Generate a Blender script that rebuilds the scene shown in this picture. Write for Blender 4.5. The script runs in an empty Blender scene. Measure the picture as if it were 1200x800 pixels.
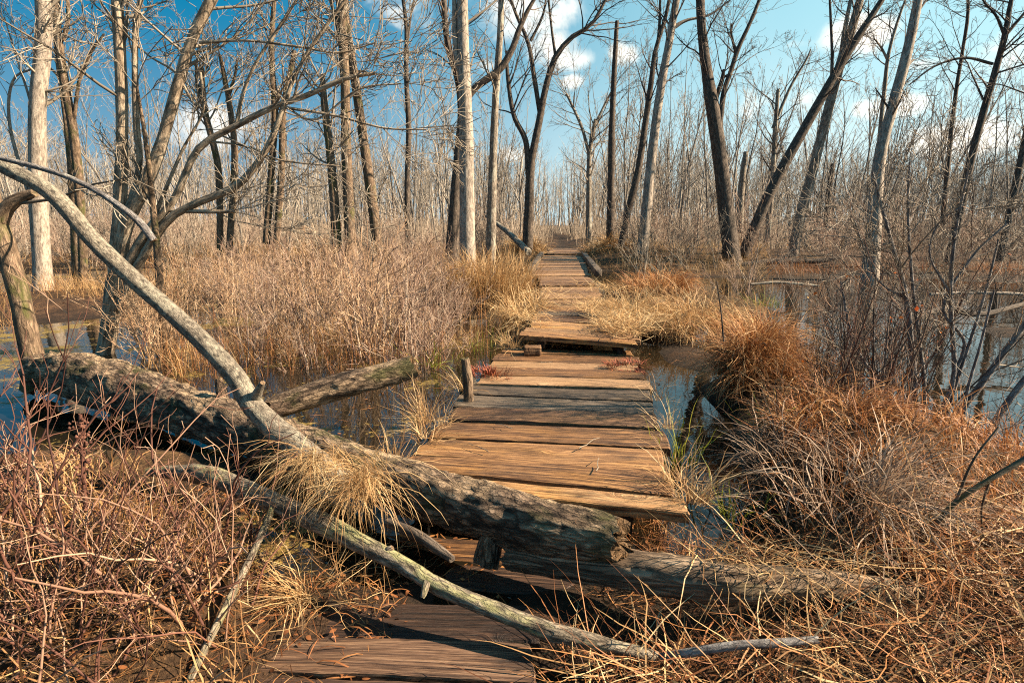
import bpy, math, random
import numpy as np
from mathutils import Vector, noise

random.seed(11)
rng = np.random.default_rng(11)
S = bpy.context.scene
COL = S.collection

# ------------------------------------------------------------------ camera
F, H, TH = 667.0, 1.30, math.atan(137 / 667.0)
cam_d = bpy.data.cameras.new('camera')
cam_d.sensor_width = 36.0
cam_d.lens = F / 1200 * 36.0
cam_d.clip_start = 0.05
cam_d.clip_end = 3000
cam = bpy.data.objects.new('camera', cam_d)
COL.objects.link(cam)
cam.location = (0, 0, H)
cam.rotation_euler = (math.pi / 2 - TH, 0, 0)
S.camera = cam
CT, ST = math.cos(TH), math.sin(TH)

# ------------------------------------------------------------------ light
SUN_AZ, SUN_EL = math.radians(93), math.radians(34)
sdir = Vector((math.sin(SUN_AZ) * math.cos(SUN_EL), math.cos(SUN_AZ) * math.cos(SUN_EL), math.sin(SUN_EL)))
sd = bpy.data.lights.new('sun', 'SUN')
sd.energy = 5.0
sd.angle = math.radians(0.5)
sd.color = (1.0, 0.80, 0.57)
sun = bpy.data.objects.new('sun', sd)
COL.objects.link(sun)
sun.rotation_euler = sdir.to_track_quat('Z', 'Y').to_euler()

S.view_settings.view_transform = 'Standard'
S.view_settings.look = 'None'
S.view_settings.gamma = 1.0
S.view_settings.exposure = 1.85
S.view_settings.use_curve_mapping = False
S.cycles.use_denoising = False
S.cycles.filter_width = 1.1
S.cycles.max_bounces = 5
S.cycles.diffuse_bounces = 2
S.cycles.glossy_bounces = 3
S.cycles.transparent_max_bounces = 4
S.cycles.transmission_bounces = 2


def ray(px, py):
    u, v = (px - 600) / F, (400 - py) / F
    return np.array([u, CT + v * ST, -ST + v * CT])


def W(px, py, d):
    r = ray(px, py)
    return np.array([0, 0, H]) + r * (d / r[1])


def G(px, py, z=0.0):
    r = ray(px, py)
    return np.array([0, 0, H]) + r * ((z - H) / r[2])


def zc(p):
    return p[1] * CT - (p[2] - H) * ST


# ------------------------------------------------------------------ world: Nishita sky with small clouds
wd = bpy.data.worlds.new("World")
S.world = wd
wd.use_nodes = True
NT = wd.node_tree
for n in list(NT.nodes):
    NT.nodes.remove(n)


def nd(nt, t, **kw):
    n = nt.nodes.new(t)
    ins = kw.pop('ins', {})
    for k, v in kw.items():
        setattr(n, k, v)
    for k, v in ins.items():
        if isinstance(v, bpy.types.NodeSocket):
            nt.links.new(v, n.inputs[k])
        else:
            n.inputs[k].default_value = v
    return n


def mth(nt, op, a, b=None, c=None, clamp=False):
    n = nd(nt, 'ShaderNodeMath', operation=op)
    n.use_clamp = clamp
    for i, v in enumerate((a, b, c)):
        if v is None:
            continue
        if isinstance(v, bpy.types.NodeSocket):
            nt.links.new(v, n.inputs[i])
        else:
            n.inputs[i].default_value = v
    return n.outputs[0]


def mixc(nt, f, a, b, blend='MIX'):
    n = nd(nt, 'ShaderNodeMix', data_type='RGBA', blend_type=blend)
    n.clamp_factor = True
    for i, v in ((0, f), (6, a), (7, b)):
        if isinstance(v, bpy.types.NodeSocket):
            nt.links.new(v, n.inputs[i])
        else:
            n.inputs[i].default_value = v if i == 0 or len(v) == 4 else (*v, 1)
    return n.outputs[2]


sky = nd(NT, 'ShaderNodeTexSky', sky_type='NISHITA', sun_disc=False, sun_elevation=SUN_EL,
         sun_rotation=SUN_AZ, altitude=0, air_density=1.0, dust_density=0.6, ozone_density=2.5)
hsv = nd(NT, 'ShaderNodeHueSaturation', ins={'Hue': 0.482, 'Saturation': 1.5, 'Value': 1.0, 'Color': sky.outputs[0]})
tc = nd(NT, 'ShaderNodeTexCoord')
gdir = tc.outputs['Generated']
cn = nd(NT, 'ShaderNodeTexNoise', ins={'Vector': gdir, 'Scale': 9.0, 'Detail': 8.0, 'Roughness': 0.58, 'Distortion': 0.3})
cn2 = nd(NT, 'ShaderNodeTexNoise', ins={'Vector': gdir, 'Scale': 2.6, 'Detail': 6.0, 'Roughness': 0.6})
mask = None
for (cx, cy, wx, wy) in ((262, 150, 62, 30), (228, 140, 30, 16), (500, 10, 75, 30), (585, 14, 90, 34), (646, 58, 40, 22), (668, 70, 45, 16),
                         (570, 78, 22, 10), (730, 64, 24, 16), (672, 95, 18, 10), (905, 118, 40, 24), (945, 118, 38, 22),
                         (938, 52, 26, 9), (1010, 130, 48, 15), (1058, 122, 24, 14), (1000, 42, 60, 22), (1195, 62, 40, 26),
                         (1080, 75, 30, 8), (600, 182, 40, 12), (1130, 160, 60, 18)):
    r = ray(cx, cy)
    k = 1 / np.linalg.norm(r)
    c = r * k
    right = np.cross(c, (0, 0, 1)); right /= np.linalg.norm(right)
    up = np.cross(right, c)
    sx, sy = F * 1.0 * k / wx, F * k / wy
    da = nd(NT, 'ShaderNodeVectorMath', operation='DOT_PRODUCT', ins={0: gdir, 1: tuple(right * sx / k)})
    db = nd(NT, 'ShaderNodeVectorMath', operation='DOT_PRODUCT', ins={0: gdir, 1: tuple(up * sy / k)})
    fr = nd(NT, 'ShaderNodeVectorMath', operation='DOT_PRODUCT', ins={0: gdir, 1: tuple(c)})
    q = mth(NT, 'ADD', mth(NT, 'MULTIPLY', da.outputs['Value'], da.outputs['Value']),
            mth(NT, 'MULTIPLY', db.outputs['Value'], db.outputs['Value']))
    g = mth(NT, 'SUBTRACT', 1.0, q)
    g = mth(NT, 'MULTIPLY', g, mth(NT, 'GREATER_THAN', fr.outputs['Value'], 0.0))
    mask = g if mask is None else mth(NT, 'MAXIMUM', mask, g)
mask = mth(NT, 'MAXIMUM', mask, -0.75)
cov = mth(NT, 'ADD', mth(NT, 'MULTIPLY', mask, 0.55), mth(NT, 'MULTIPLY', mth(NT, 'SUBTRACT', cn.outputs['Fac'], 0.5), 2.4))
cov = nd(NT, 'ShaderNodeMapRange', interpolation_type='SMOOTHSTEP', ins={0: cov, 1: 0.14, 2: 0.80, 3: 0.0, 4: 0.93}).outputs[0]
thin = nd(NT, 'ShaderNodeMapRange', interpolation_type='SMOOTHSTEP', ins={0: cn2.outputs['Fac'], 1: 0.5, 2: 0.85, 3: 0.0, 4: 0.35}).outputs[0]
sx_ = nd(NT, 'ShaderNodeVectorMath', operation='DOT_PRODUCT', ins={0: gdir, 1: (math.sin(SUN_AZ), math.cos(SUN_AZ), 0.0)})
thin = mth(NT, 'MULTIPLY', thin, nd(NT, 'ShaderNodeMapRange', ins={0: sx_.outputs['Value'], 1: -0.1, 2: 0.7, 3: 0.0, 4: 1.0}).outputs[0])
cov = mth(NT, 'MAXIMUM', cov, thin)
pol = nd(NT, 'ShaderNodeMapRange', interpolation_type='SMOOTHSTEP', ins={0: nd(NT, 'ShaderNodeVectorMath', operation='DOT_PRODUCT', ins={0: gdir, 1: (math.sin(math.radians(75)), math.cos(math.radians(75)), 0.0)}).outputs['Value'], 1: -0.22, 2: 0.95, 3: 0.0, 4: 1.0}).outputs[0]
elev = nd(NT, 'ShaderNodeSeparateXYZ', ins={0: gdir}).outputs[2]
low = nd(NT, 'ShaderNodeMapRange', interpolation_type='SMOOTHSTEP', ins={0: elev, 1: -0.02, 2: 0.33, 3: 0.85, 4: 0.0}).outputs[0]
base_sky = mixc(NT, pol, mixc(NT, 0.97, hsv.outputs[0], (.0, 1.65, 3.2)), mixc(NT, 0.85, hsv.outputs[0], (4.3, 7.2, 7.6)))
base_sky = mixc(NT, mth(NT, 'MULTIPLY', low, mth(NT, 'ADD', mth(NT, 'MULTIPLY', pol, 0.65), 0.35)), base_sky, (6.4, 7.4, 7.4))
skyc = mixc(NT, cov, base_sky, (10.6, 9.9, 8.7))
bg = nd(NT, 'ShaderNodeBackground', ins={'Color': skyc, 'Strength': 0.040})
wo = nd(NT, 'ShaderNodeOutputWorld')
NT.links.new(bg.outputs[0], wo.inputs[0])


# ------------------------------------------------------------------ numeric helpers
_tab = rng.random((256, 256))


def vnoise(x, y):
    x = np.asarray(x, float); y = np.asarray(y, float)
    xi, yi = np.floor(x).astype(int), np.floor(y).astype(int)
    fx, fy = x - xi, y - yi
    fx = fx * fx * (3 - 2 * fx); fy = fy * fy * (3 - 2 * fy)
    a = _tab[xi & 255, yi & 255]; b = _tab[(xi + 1) & 255, yi & 255]
    c = _tab[xi & 255, (yi + 1) & 255]; d = _tab[(xi + 1) & 255, (yi + 1) & 255]
    return (a * (1 - fx) + b * fx) * (1 - fy) + (c * (1 - fx) + d * fx) * fy


def fnoise(x, y, f=1.0, o=4):
    s, a, t = 0, 1.0, 0
    for i in range(o):
        s = s + a * vnoise(x * f + 17.3 * i, y * f + 9.1 * i); t += a
        a *= 0.5; f *= 2.03
    return s / t


def sstep(a, b, x):
    t = np.clip((x - a) / (b - a), 0, 1)
    return t * t * (3 - 2 * t)


# the walk's middle line (x for a given y), used to keep things off it
PATH_Y = np.array([0.0, 1.4, 2.1, 3.5, 5.0, 8.6, 12.5, 21.0, 30.0, 60.0])
PATH_X = np.array([-0.35, -0.30, -0.02, 0.40, 0.64, 0.86, 1.12, 1.92, 2.6, 5.0])


def path_x(y):
    return np.interp(y, PATH_Y, PATH_X)


BUMPS = []


def bump(px, py, rx, ry, h, z=0.1):
    p = G(px, py, z)
    BUMPS.append((p[0], p[1], rx, ry, h))


for b in ((890, 455, .36, .5, .34), (955, 520, .6, .5, .30), (1010, 590, .55, .4, .24),  (1090, 560, .5, .5, .13),
          (1180, 560, .8, .6, .10), (980, 440, .7, .6, .2), (1080, 730, .7, .4, .12), (1180, 680, .6, .4, .16), (900, 790, .6, .25, .08),
          (90, 640, .9, .45, .24), (0, 760, .9, .5, .24), (200, 720, .35, .3, .10), (60, 540, .9, .4, .16), 
          (555, 350, .9, 1.1, .30), (600, 385, .35, .7, .16), (470, 395, .9, 1.0, .13), (760, 375, .55, .8, .22), (700, 365, .4, .8, .15),
          (800, 345, 1.0, 1.2, .24), (850, 350, .9, 1.0, .2), (820, 410, .35, .4, .16), (600, 300, 2.2, 2.5, .25), (900, 305, 6, 3.0, .38), (740, 305, 1.3, 2, .3),
          (400, 310, 3.2, 2.2, .18), (690, 285, 3, 4, .28), (60, 345, 1.4, 1.4, .2), (350, 345, 1.2, 1.0, .10)):
    bump(*b)
for b in ((500, 455, .42, .7, -.30), (455, 500, .45, .35, -.30), (560, 420, .22, .5, -.22), (785, 450, .17, .7, -.32), (822, 500, .16, .35, -.30),
          (950, 385, 1.0, 1.0, -.30), (1080, 405, 1.4, 1.1, -.34), (1180, 440, 1.0, 1.0, -.32), (1160, 500, .5, .3, -.2), (270, 450, .8, .6, -.26), (720, 327, .9, 1.8, -.34),
          (240, 315, 2.4, 1.8, -.26), (330, 430, .8, .9, -.2), (450, 425, .8, 1.0, -.2), (20, 470, .6, .4, -.26), (610, 322, .5, 1.2, -.3), (270, 490, .7, .3, -.2),
          (650, 700, .14, .16, .10), (840, 545, .22, .3, -.24), (870, 600, .25, .2, -.2), (360, 620, .4, .3, -.2), (100, 400, 1.2, 1.2, -.2), (930, 345, 2.0, 1.4, -.3), (1120, 345, 3.0, 1.6, -.26)):
    bump(*b)


def gh(x, y):
    x = np.asarray(x, float); y = np.asarray(y, float)
    far = sstep(12, 26, np.abs(y) + 0.25 * np.abs(x))
    h = -0.03 + 0.16 * far
    h = h + 0.28 * (fnoise(x, y, 0.45, 3) - 0.5) + 0.10 * (fnoise(x + 50, y, 2.2, 3) - 0.5)
    h = h + 0.5 * far * (fnoise(x + 31, y - 12, 0.06, 3) - 0.5)
    for (bx, by, rx, ry, hh) in BUMPS:
        q = ((x - bx) / rx) ** 2 + ((y - by) / ry) ** 2
        h = h + hh * np.exp(-q)
    q = np.exp(-((x - path_x(y)) / 0.75) ** 2)
    return h * (1 - q) + np.minimum(h, 0.03) * q


# ------------------------------------------------------------------ mesh builder
class MB:
    def __init__(s):
        s.V, s.A, s.T, s.Q, s.R, s.n = [], [], [], [], [], 0

    def add(s, V, quads=None, tris=None, bc=None, tint=0.5):
        V = np.asarray(V, float).reshape(-1, 3)
        m = len(V)
        s.V.append(V)
        s.A.append(V if bc is None else np.asarray(bc, float).reshape(-1, 3))
        s.T.append(np.broadcast_to(np.asarray(tint, float), (m,)))
        if quads is not None and len(quads):
            s.Q.append(np.asarray(quads, int) + s.n)
        if tris is not None and len(tris):
            s.R.append(np.asarray(tris, int) + s.n)
        s.n += m

    def tubes(s, P, R, k=4, tint=None, cap=False, rough=0.0, rf=6.0, flat=1.0, seed=0.0, peel=0.0):
        """P (N,S,3), R (N,S): N tubes of S rings with k sides, with bark coordinates."""
        P = np.asarray(P, float); R = np.asarray(R, float)
        N, Sg, _ = P.shape
        T = np.gradient(P, axis=1)
        T /= np.linalg.norm(T, axis=2, keepdims=True) + 1e-9
        ref = np.tile(np.array([1.0, 0.13, 0.05]), (N, 1))
        vert = np.abs((ref * T[:, 0]).sum(1)) > 0.8
        ref[vert] = (0.05, 1.0, 0.1)
        a = np.arange(k) * 2 * math.pi / k
        ca, sa = np.cos(a), np.sin(a)
        V = np.empty((N, Sg, k, 3)); B = np.empty((N, Sg, k, 3))
        ln = np.concatenate([np.zeros((N, 1)), np.cumsum(np.linalg.norm(np.diff(P, axis=1), axis=2), axis=1)], 1)
        u = ref
        off = rng.random(N) * 40
        if rough:
            FF = np.zeros((N, Sg, k))
            for n_ in range(N):
                for i in range(Sg):
                    for j in range(k):
                        q = (ca[j] * R[n_, i] * rf, sa[j] * R[n_, i] * rf, (ln[n_, i] * 0.45 + off[n_] + seed) * rf)
                        f = noise.fractal(q, .8, 2.1, 5) + 0.55 * noise.noise((q[0] * .35, q[1] * .35, q[2] * .3))
                        if peel:
                            pv = noise.noise((q[0] * .6 + 7, q[1] * .6, q[2] * .5)) + .45 * noise.noise((q[0] * 2.1, q[1] * 2.1, q[2] * 1.6))
                            f += peel * (min(max((pv + .02) / .07, 0), 1) - .5)
                        FF[n_, i, j] = f
            FF -= FF.mean()
        for i in range(Sg):
            u = u - T[:, i] * (u * T[:, i]).sum(1, keepdims=True)
            u = u / (np.linalg.norm(u, axis=1, keepdims=True) + 1e-9)
            w = np.cross(T[:, i], u)
            r = R[:, i][:, None]
            rr = np.repeat(r, k, 1)
            if rough:
                rr = rr * (1 + rough * FF[:, i])
            V[:, i] = P[:, i][:, None] + rr[:, :, None] * (ca[None, :, None] * u[:, None] + flat * sa[None, :, None] * w[:, None])
            B[:, i, :, 0] = ca * r; B[:, i, :, 1] = sa * r; B[:, i, :, 2] = (ln[:, i] + off)[:, None]
        if cap and rough:
            for n_ in range(N):
                for j in range(k):
                    for e in (0, Sg - 1):
                        V[n_, e, j] += T[n_, e] * R[n_, e] * (.55 * noise.noise((ca[j] * 1.7 + e, sa[j] * 1.7, n_ + 3.3)) + .30 * noise.noise((ca[j] * 6 + e, sa[j] * 6, n_)))
        idx = np.arange(N * Sg * k).reshape(N, Sg, k)
        q = np.stack([idx[:, :-1, :], np.roll(idx, -1, 2)[:, :-1, :], np.roll(idx, -1, 2)[:, 1:, :], idx[:, 1:, :]], -1).reshape(-1, 4)
        if tint is None:
            tint = rng.random(N)
        tt = np.repeat(np.broadcast_to(np.asarray(tint, float), (N,)), Sg * k)
        s.add(V, quads=q, bc=B, tint=tt)
        if cap:
            for e, rev in ((0, True), (Sg - 1, False)):
                for n_ in range(N):
                    ring = V[n_, e]
                    c = ring.mean(0)
                    jag = np.array([T[n_, e] * (random.uniform(-.42, .42) * R[n_, e]) for _ in range(k)])
                    inner = c + (ring - c) * (0.45 + .3 * rng.random((k, 1))) + jag
                    vv = np.concatenate([ring, inner, [c - T[n_, e] * R[n_, e] * (0.2 if not rev else -0.2)]])
                    j = np.arange(k); j2 = (j + 1) % k
                    qq = np.stack([j, j2, k + j2, k + j], -1)
                    tr = np.stack([k + j, k + j2, np.full(k, 2 * k)], -1)
                    if rev:
                        qq = qq[:, ::-1]; tr = tr[:, ::-1]
                    s.add(vv, quads=qq, tris=tr, bc=vv * 1.0, tint=2.0)

    def strips(s, P, wd_, tint, side):
        """blades: P (N,S,3) centre lines, wd_ (N,S) half widths, side (N,3)."""
        N, Sg, _ = P.shape
        V = np.empty((N, Sg, 2, 3))
        V[:, :, 0] = P - side[:, None] * wd_[:, :, None]
        V[:, :, 1] = P + side[:, None] * wd_[:, :, None]
        idx = np.arange(N * Sg * 2).reshape(N, Sg, 2)
        q = np.stack([idx[:, :-1, 0], idx[:, :-1, 1], idx[:, 1:, 1], idx[:, 1:, 0]], -1).reshape(-1, 4)
        s.add(V, quads=q, tint=np.repeat(tint, Sg * 2))

    def build(s, name, mat, parent=None, smooth=True):
        V = np.concatenate(s.V)
        me = bpy.data.meshes.new(name)
        if parent is not None:
            V = V - np.array(parent.location)
        Q = np.concatenate(s.Q) if s.Q else np.zeros((0, 4), int)
        R = np.concatenate(s.R) if s.R else np.zeros((0, 3), int)
        me.vertices.add(len(V))
        me.vertices.foreach_set('co', V.astype(np.float32).ravel())
        me.loops.add(Q.size + R.size)
        me.loops.foreach_set('vertex_index', np.concatenate([Q.ravel(), R.ravel()]).astype(np.int32))
        nf = len(Q) + len(R)
        me.polygons.add(nf)
        st = np.concatenate([np.arange(len(Q)) * 4, Q.size + np.arange(len(R)) * 3]).astype(np.int32)
        me.polygons.foreach_set('loop_start', st)
        me.polygons.foreach_set('use_smooth', np.full(nf, smooth))
        me.update(calc_edges=True)
        at = me.attributes.new('bc', 'FLOAT_VECTOR', 'POINT')
        at.data.foreach_set('vector', np.concatenate(s.A).astype(np.float32).ravel())
        at = me.attributes.new('tint', 'FLOAT', 'POINT')
        at.data.foreach_set('value', np.concatenate(s.T).astype(np.float32))
        for m in (mat if isinstance(mat, (list, tuple)) else [mat]):
            me.materials.append(m)
        o = bpy.data.objects.new(name, me)
        COL.objects.link(o)
        if parent is not None:
            o.parent = parent
        return o


def tag(o, label=None, cat=None, group=None, kind=None):
    for k, v in (('label', label), ('category', cat), ('group', group), ('kind', kind)):
        if v:
            o[k] = v
    return o


def thing(name, label, cat, loc=(0, 0, 0), group=None):
    o = bpy.data.objects.new(name, None)
    COL.objects.link(o)
    o.location = tuple(float(v) for v in loc)
    o.empty_display_size = 0.1
    return tag(o, label, cat, group)


def dup(o, loc, rz=0.0, sc=1.0, label=None, group=None, tilt=(0, 0)):
    r = o.copy()
    COL.objects.link(r)
    r.location = tuple(float(v) for v in loc)
    r.rotation_euler = (tilt[0], tilt[1], rz)
    r.scale = (sc, sc, sc) if np.isscalar(sc) else sc
    if label:
        r['label'] = label
    if group:
        r['group'] = group
    for ch in list(o.children):
        c = ch.copy(); COL.objects.link(c); c.parent = r
        for g in list(ch.children):
            e = g.copy(); COL.objects.link(e); e.parent = c
    return r


def spline(P, n):
    """Catmull-Rom through the rows of P (any width), n samples."""
    P = np.asarray(P, float)
    if len(P) == 2:
        t = np.linspace(0, 1, n)[:, None]
        return P[0] * (1 - t) + P[1] * t
    Q = np.vstack([2 * P[0] - P[1], P, 2 * P[-1] - P[-2]])
    seg = np.linalg.norm(np.diff(P[:, :3], axis=0), axis=1)
    cu = np.concatenate([[0], np.cumsum(seg)])
    ts = np.linspace(0, cu[-1], n)
    out = []
    for t in ts:
        i = min(max(np.searchsorted(cu, t, 'right') - 1, 0), len(P) - 2)
        u = (t - cu[i]) / max(seg[i], 1e-9)
        a, b, c, d = Q[i], Q[i + 1], Q[i + 2], Q[i + 3]
        out.append(0.5 * (2 * b + (c - a) * u + (2 * a - 5 * b + 4 * c - d) * u * u + (3 * b - a - 3 * c + d) * u ** 3))
    return np.array(out)


def pixline(pts, n, d=None):
    """pts: (px, py, width_px[, d]) -> world centre line (n,3) and radii (n,)"""
    rows = []
    for p in pts:
        dd = p[3] if len(p) > 3 else d
        w = W(p[0], p[1], dd)
        rows.append([*w, max(p[2] * 0.5 * zc(w) / F / math.sqrt(1 + ((p[0] - 600) / F) ** 2), 0.0015)])
    o = spline(rows, n)
    return o[:, :3], np.maximum(o[:, 3], 0.0012)


def unit(v):
    return v / (np.linalg.norm(v) + 1e-9)


# ------------------------------------------------------------------ materials
def newmat(name):
    m = bpy.data.materials.new(name)
    m.use_nodes = True
    nt = m.node_tree
    for n in list(nt.nodes):
        nt.nodes.remove(n)
    out = nt.nodes.new('ShaderNodeOutputMaterial')
    return m, nt, out


def ramp(nt, fac, stops):
    n = nt.nodes.new('ShaderNodeValToRGB')
    e = n.color_ramp.elements
    while len(e) < len(stops):
        e.new(0.5)
    for i, (p, c) in enumerate(stops):
        e[i].position = p
        e[i].color = (*c, 1)
    nt.links.new(fac, n.inputs[0])
    return n.outputs[0]


def attr(nt, name):
    return nd(nt, 'ShaderNodeAttribute', attribute_name=name)


def mapv(nt, vec, scale, loc=(0, 0, 0)):
    return nd(nt, 'ShaderNodeMapping', ins={'Vector': vec, 'Scale': scale, 'Location': loc}).outputs[0]


def bark(name, dark, mid, light, lichen=None, scale=1.0, stretch=0.3, bump_=0.6, moss=None, patch=0.55, bdist=0.02, endcol=None, crk=0.45, gate=(.38, .52)):
    m, nt, out = newmat(name)
    bc = attr(nt, 'bc').outputs['Vector']
    n1 = nd(nt, 'ShaderNodeTexNoise', ins={'Vector': mapv(nt, bc, (28 * scale, 28 * scale, 28 * scale * stretch)), 'Scale': 1.0, 'Detail': 7.0, 'Roughness': 0.62})
    n2 = nd(nt, 'ShaderNodeTexNoise', ins={'Vector': mapv(nt, bc, (7 * scale, 7 * scale, 2.2 * scale)), 'Scale': 1.0, 'Detail': 7.0, 'Roughness': 0.68})
    vo = nd(nt, 'ShaderNodeTexVoronoi', feature='DISTANCE_TO_EDGE', ins={'Vector': nd(nt, 'ShaderNodeVectorMath', operation='ADD', ins={0: mapv(nt, bc, (40 * scale, 40 * scale, 40 * scale * stretch * .6)), 1: mapv(nt, n1.outputs['Color'], (1.6, 1.6, 1.6))}).outputs[0], 'Scale': 1.0})
    crack = nd(nt, 'ShaderNodeMapRange', ins={0: vo.outputs['Distance'], 1: 0.0, 2: 0.14, 3: 0.0, 4: 1.0}).outputs[0]
    col = ramp(nt, n1.outputs['Fac'], [(0.3, dark), (0.5, mid), (0.68, light)])
    col = mixc(nt, mth(nt, 'MULTIPLY', mth(nt, 'SUBTRACT', 1.0, crack), crk), col, dark)
    if lichen:
        f = nd(nt, 'ShaderNodeMapRange', ins={0: n2.outputs['Fac'], 1: patch, 2: patch + .1, 3: 0.0, 4: 0.8}).outputs[0]
        f = mth(nt, 'MULTIPLY', f, nd(nt, 'ShaderNodeMapRange', ins={0: n1.outputs['Fac'], 1: gate[0], 2: gate[1]}).outputs[0])
        col = mixc(nt, f, col, lichen)
    if moss:
        n3 = nd(nt, 'ShaderNodeTexNoise', ins={'Vector': mapv(nt, bc, (5, 5, 2.5), (4, 4, 4)), 'Scale': 1.0, 'Detail': 6.0, 'Roughness': 0.65})
        f = nd(nt, 'ShaderNodeMapRange', ins={0: n3.outputs['Fac'], 1: .54, 2: .64, 3: 0.0, 4: 0.85}).outputs[0]
        col = mixc(nt, f, col, moss)
    tv = attr(nt, 'tint').outputs['Fac']
    if endcol:
        en = nd(nt, 'ShaderNodeTexNoise', ins={'Vector': mapv(nt, bc, (60, 60, 60)), 'Scale': 1.0, 'Detail': 4.0})
        ec = mixc(nt, en.outputs['Fac'], endcol, tuple(c * .35 for c in endcol))
        col = mixc(nt, mth(nt, 'GREATER_THAN', tv, 1.5), col, ec)
    hgt = mth(nt, 'ADD', mth(nt, 'MULTIPLY', crack, 0.5), n1.outputs['Fac'])
    bp = nd(nt, 'ShaderNodeBump', ins={'Strength': bump_, 'Distance': bdist, 'Height': hgt})
    b = nd(nt, 'ShaderNodeBsdfPrincipled', ins={'Base Color': col, 'Roughness': 0.85, 'Specular IOR Level': 0.25, 'Normal': bp.outputs[0]})
    nt.links.new(b.outputs[0], out.inputs[0])
    return m


def twigmat(name, a, b_, c_):
    m, nt, out = newmat(name)
    tv = attr(nt, 'tint').outputs['Fac']
    col = ramp(nt, tv, [(0.0, a), (0.5, b_), (1.0, c_)])
    b = nd(nt, 'ShaderNodeBsdfPrincipled', ins={'Base Color': col, 'Roughness': 0.75, 'Specular IOR Level': 0.3})
    nt.links.new(b.outputs[0], out.inputs[0])
    return m


def grassmat(name, stops, trans=0.25):
    m, nt, out = newmat(name)
    tv = attr(nt, 'tint').outputs['Fac']
    col = ramp(nt, tv, stops)
    g = nd(nt, 'ShaderNodeTexNoise', ins={'Vector': nd(nt, 'ShaderNodeNewGeometry').outputs['Position'], 'Scale': 9.0, 'Detail': 3.0})
    col = mixc(nt, mth(nt, 'MULTIPLY', g.outputs['Fac'], 0.5), col, mixc(nt, 1.0, col, (.45, .42, .40), 'MULTIPLY'))
    d = nd(nt, 'ShaderNodeBsdfPrincipled', ins={'Base Color': col, 'Roughness': 0.6, 'Specular IOR Level': 0.3})
    t = nd(nt, 'ShaderNodeBsdfTranslucent', ins={'Color': col})
    mx = nd(nt, 'ShaderNodeMixShader', ins={0: trans, 1: d.outputs[0], 2: t.outputs[0]})
    nt.links.new(mx.outputs[0], out.inputs[0])
    return m


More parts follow.
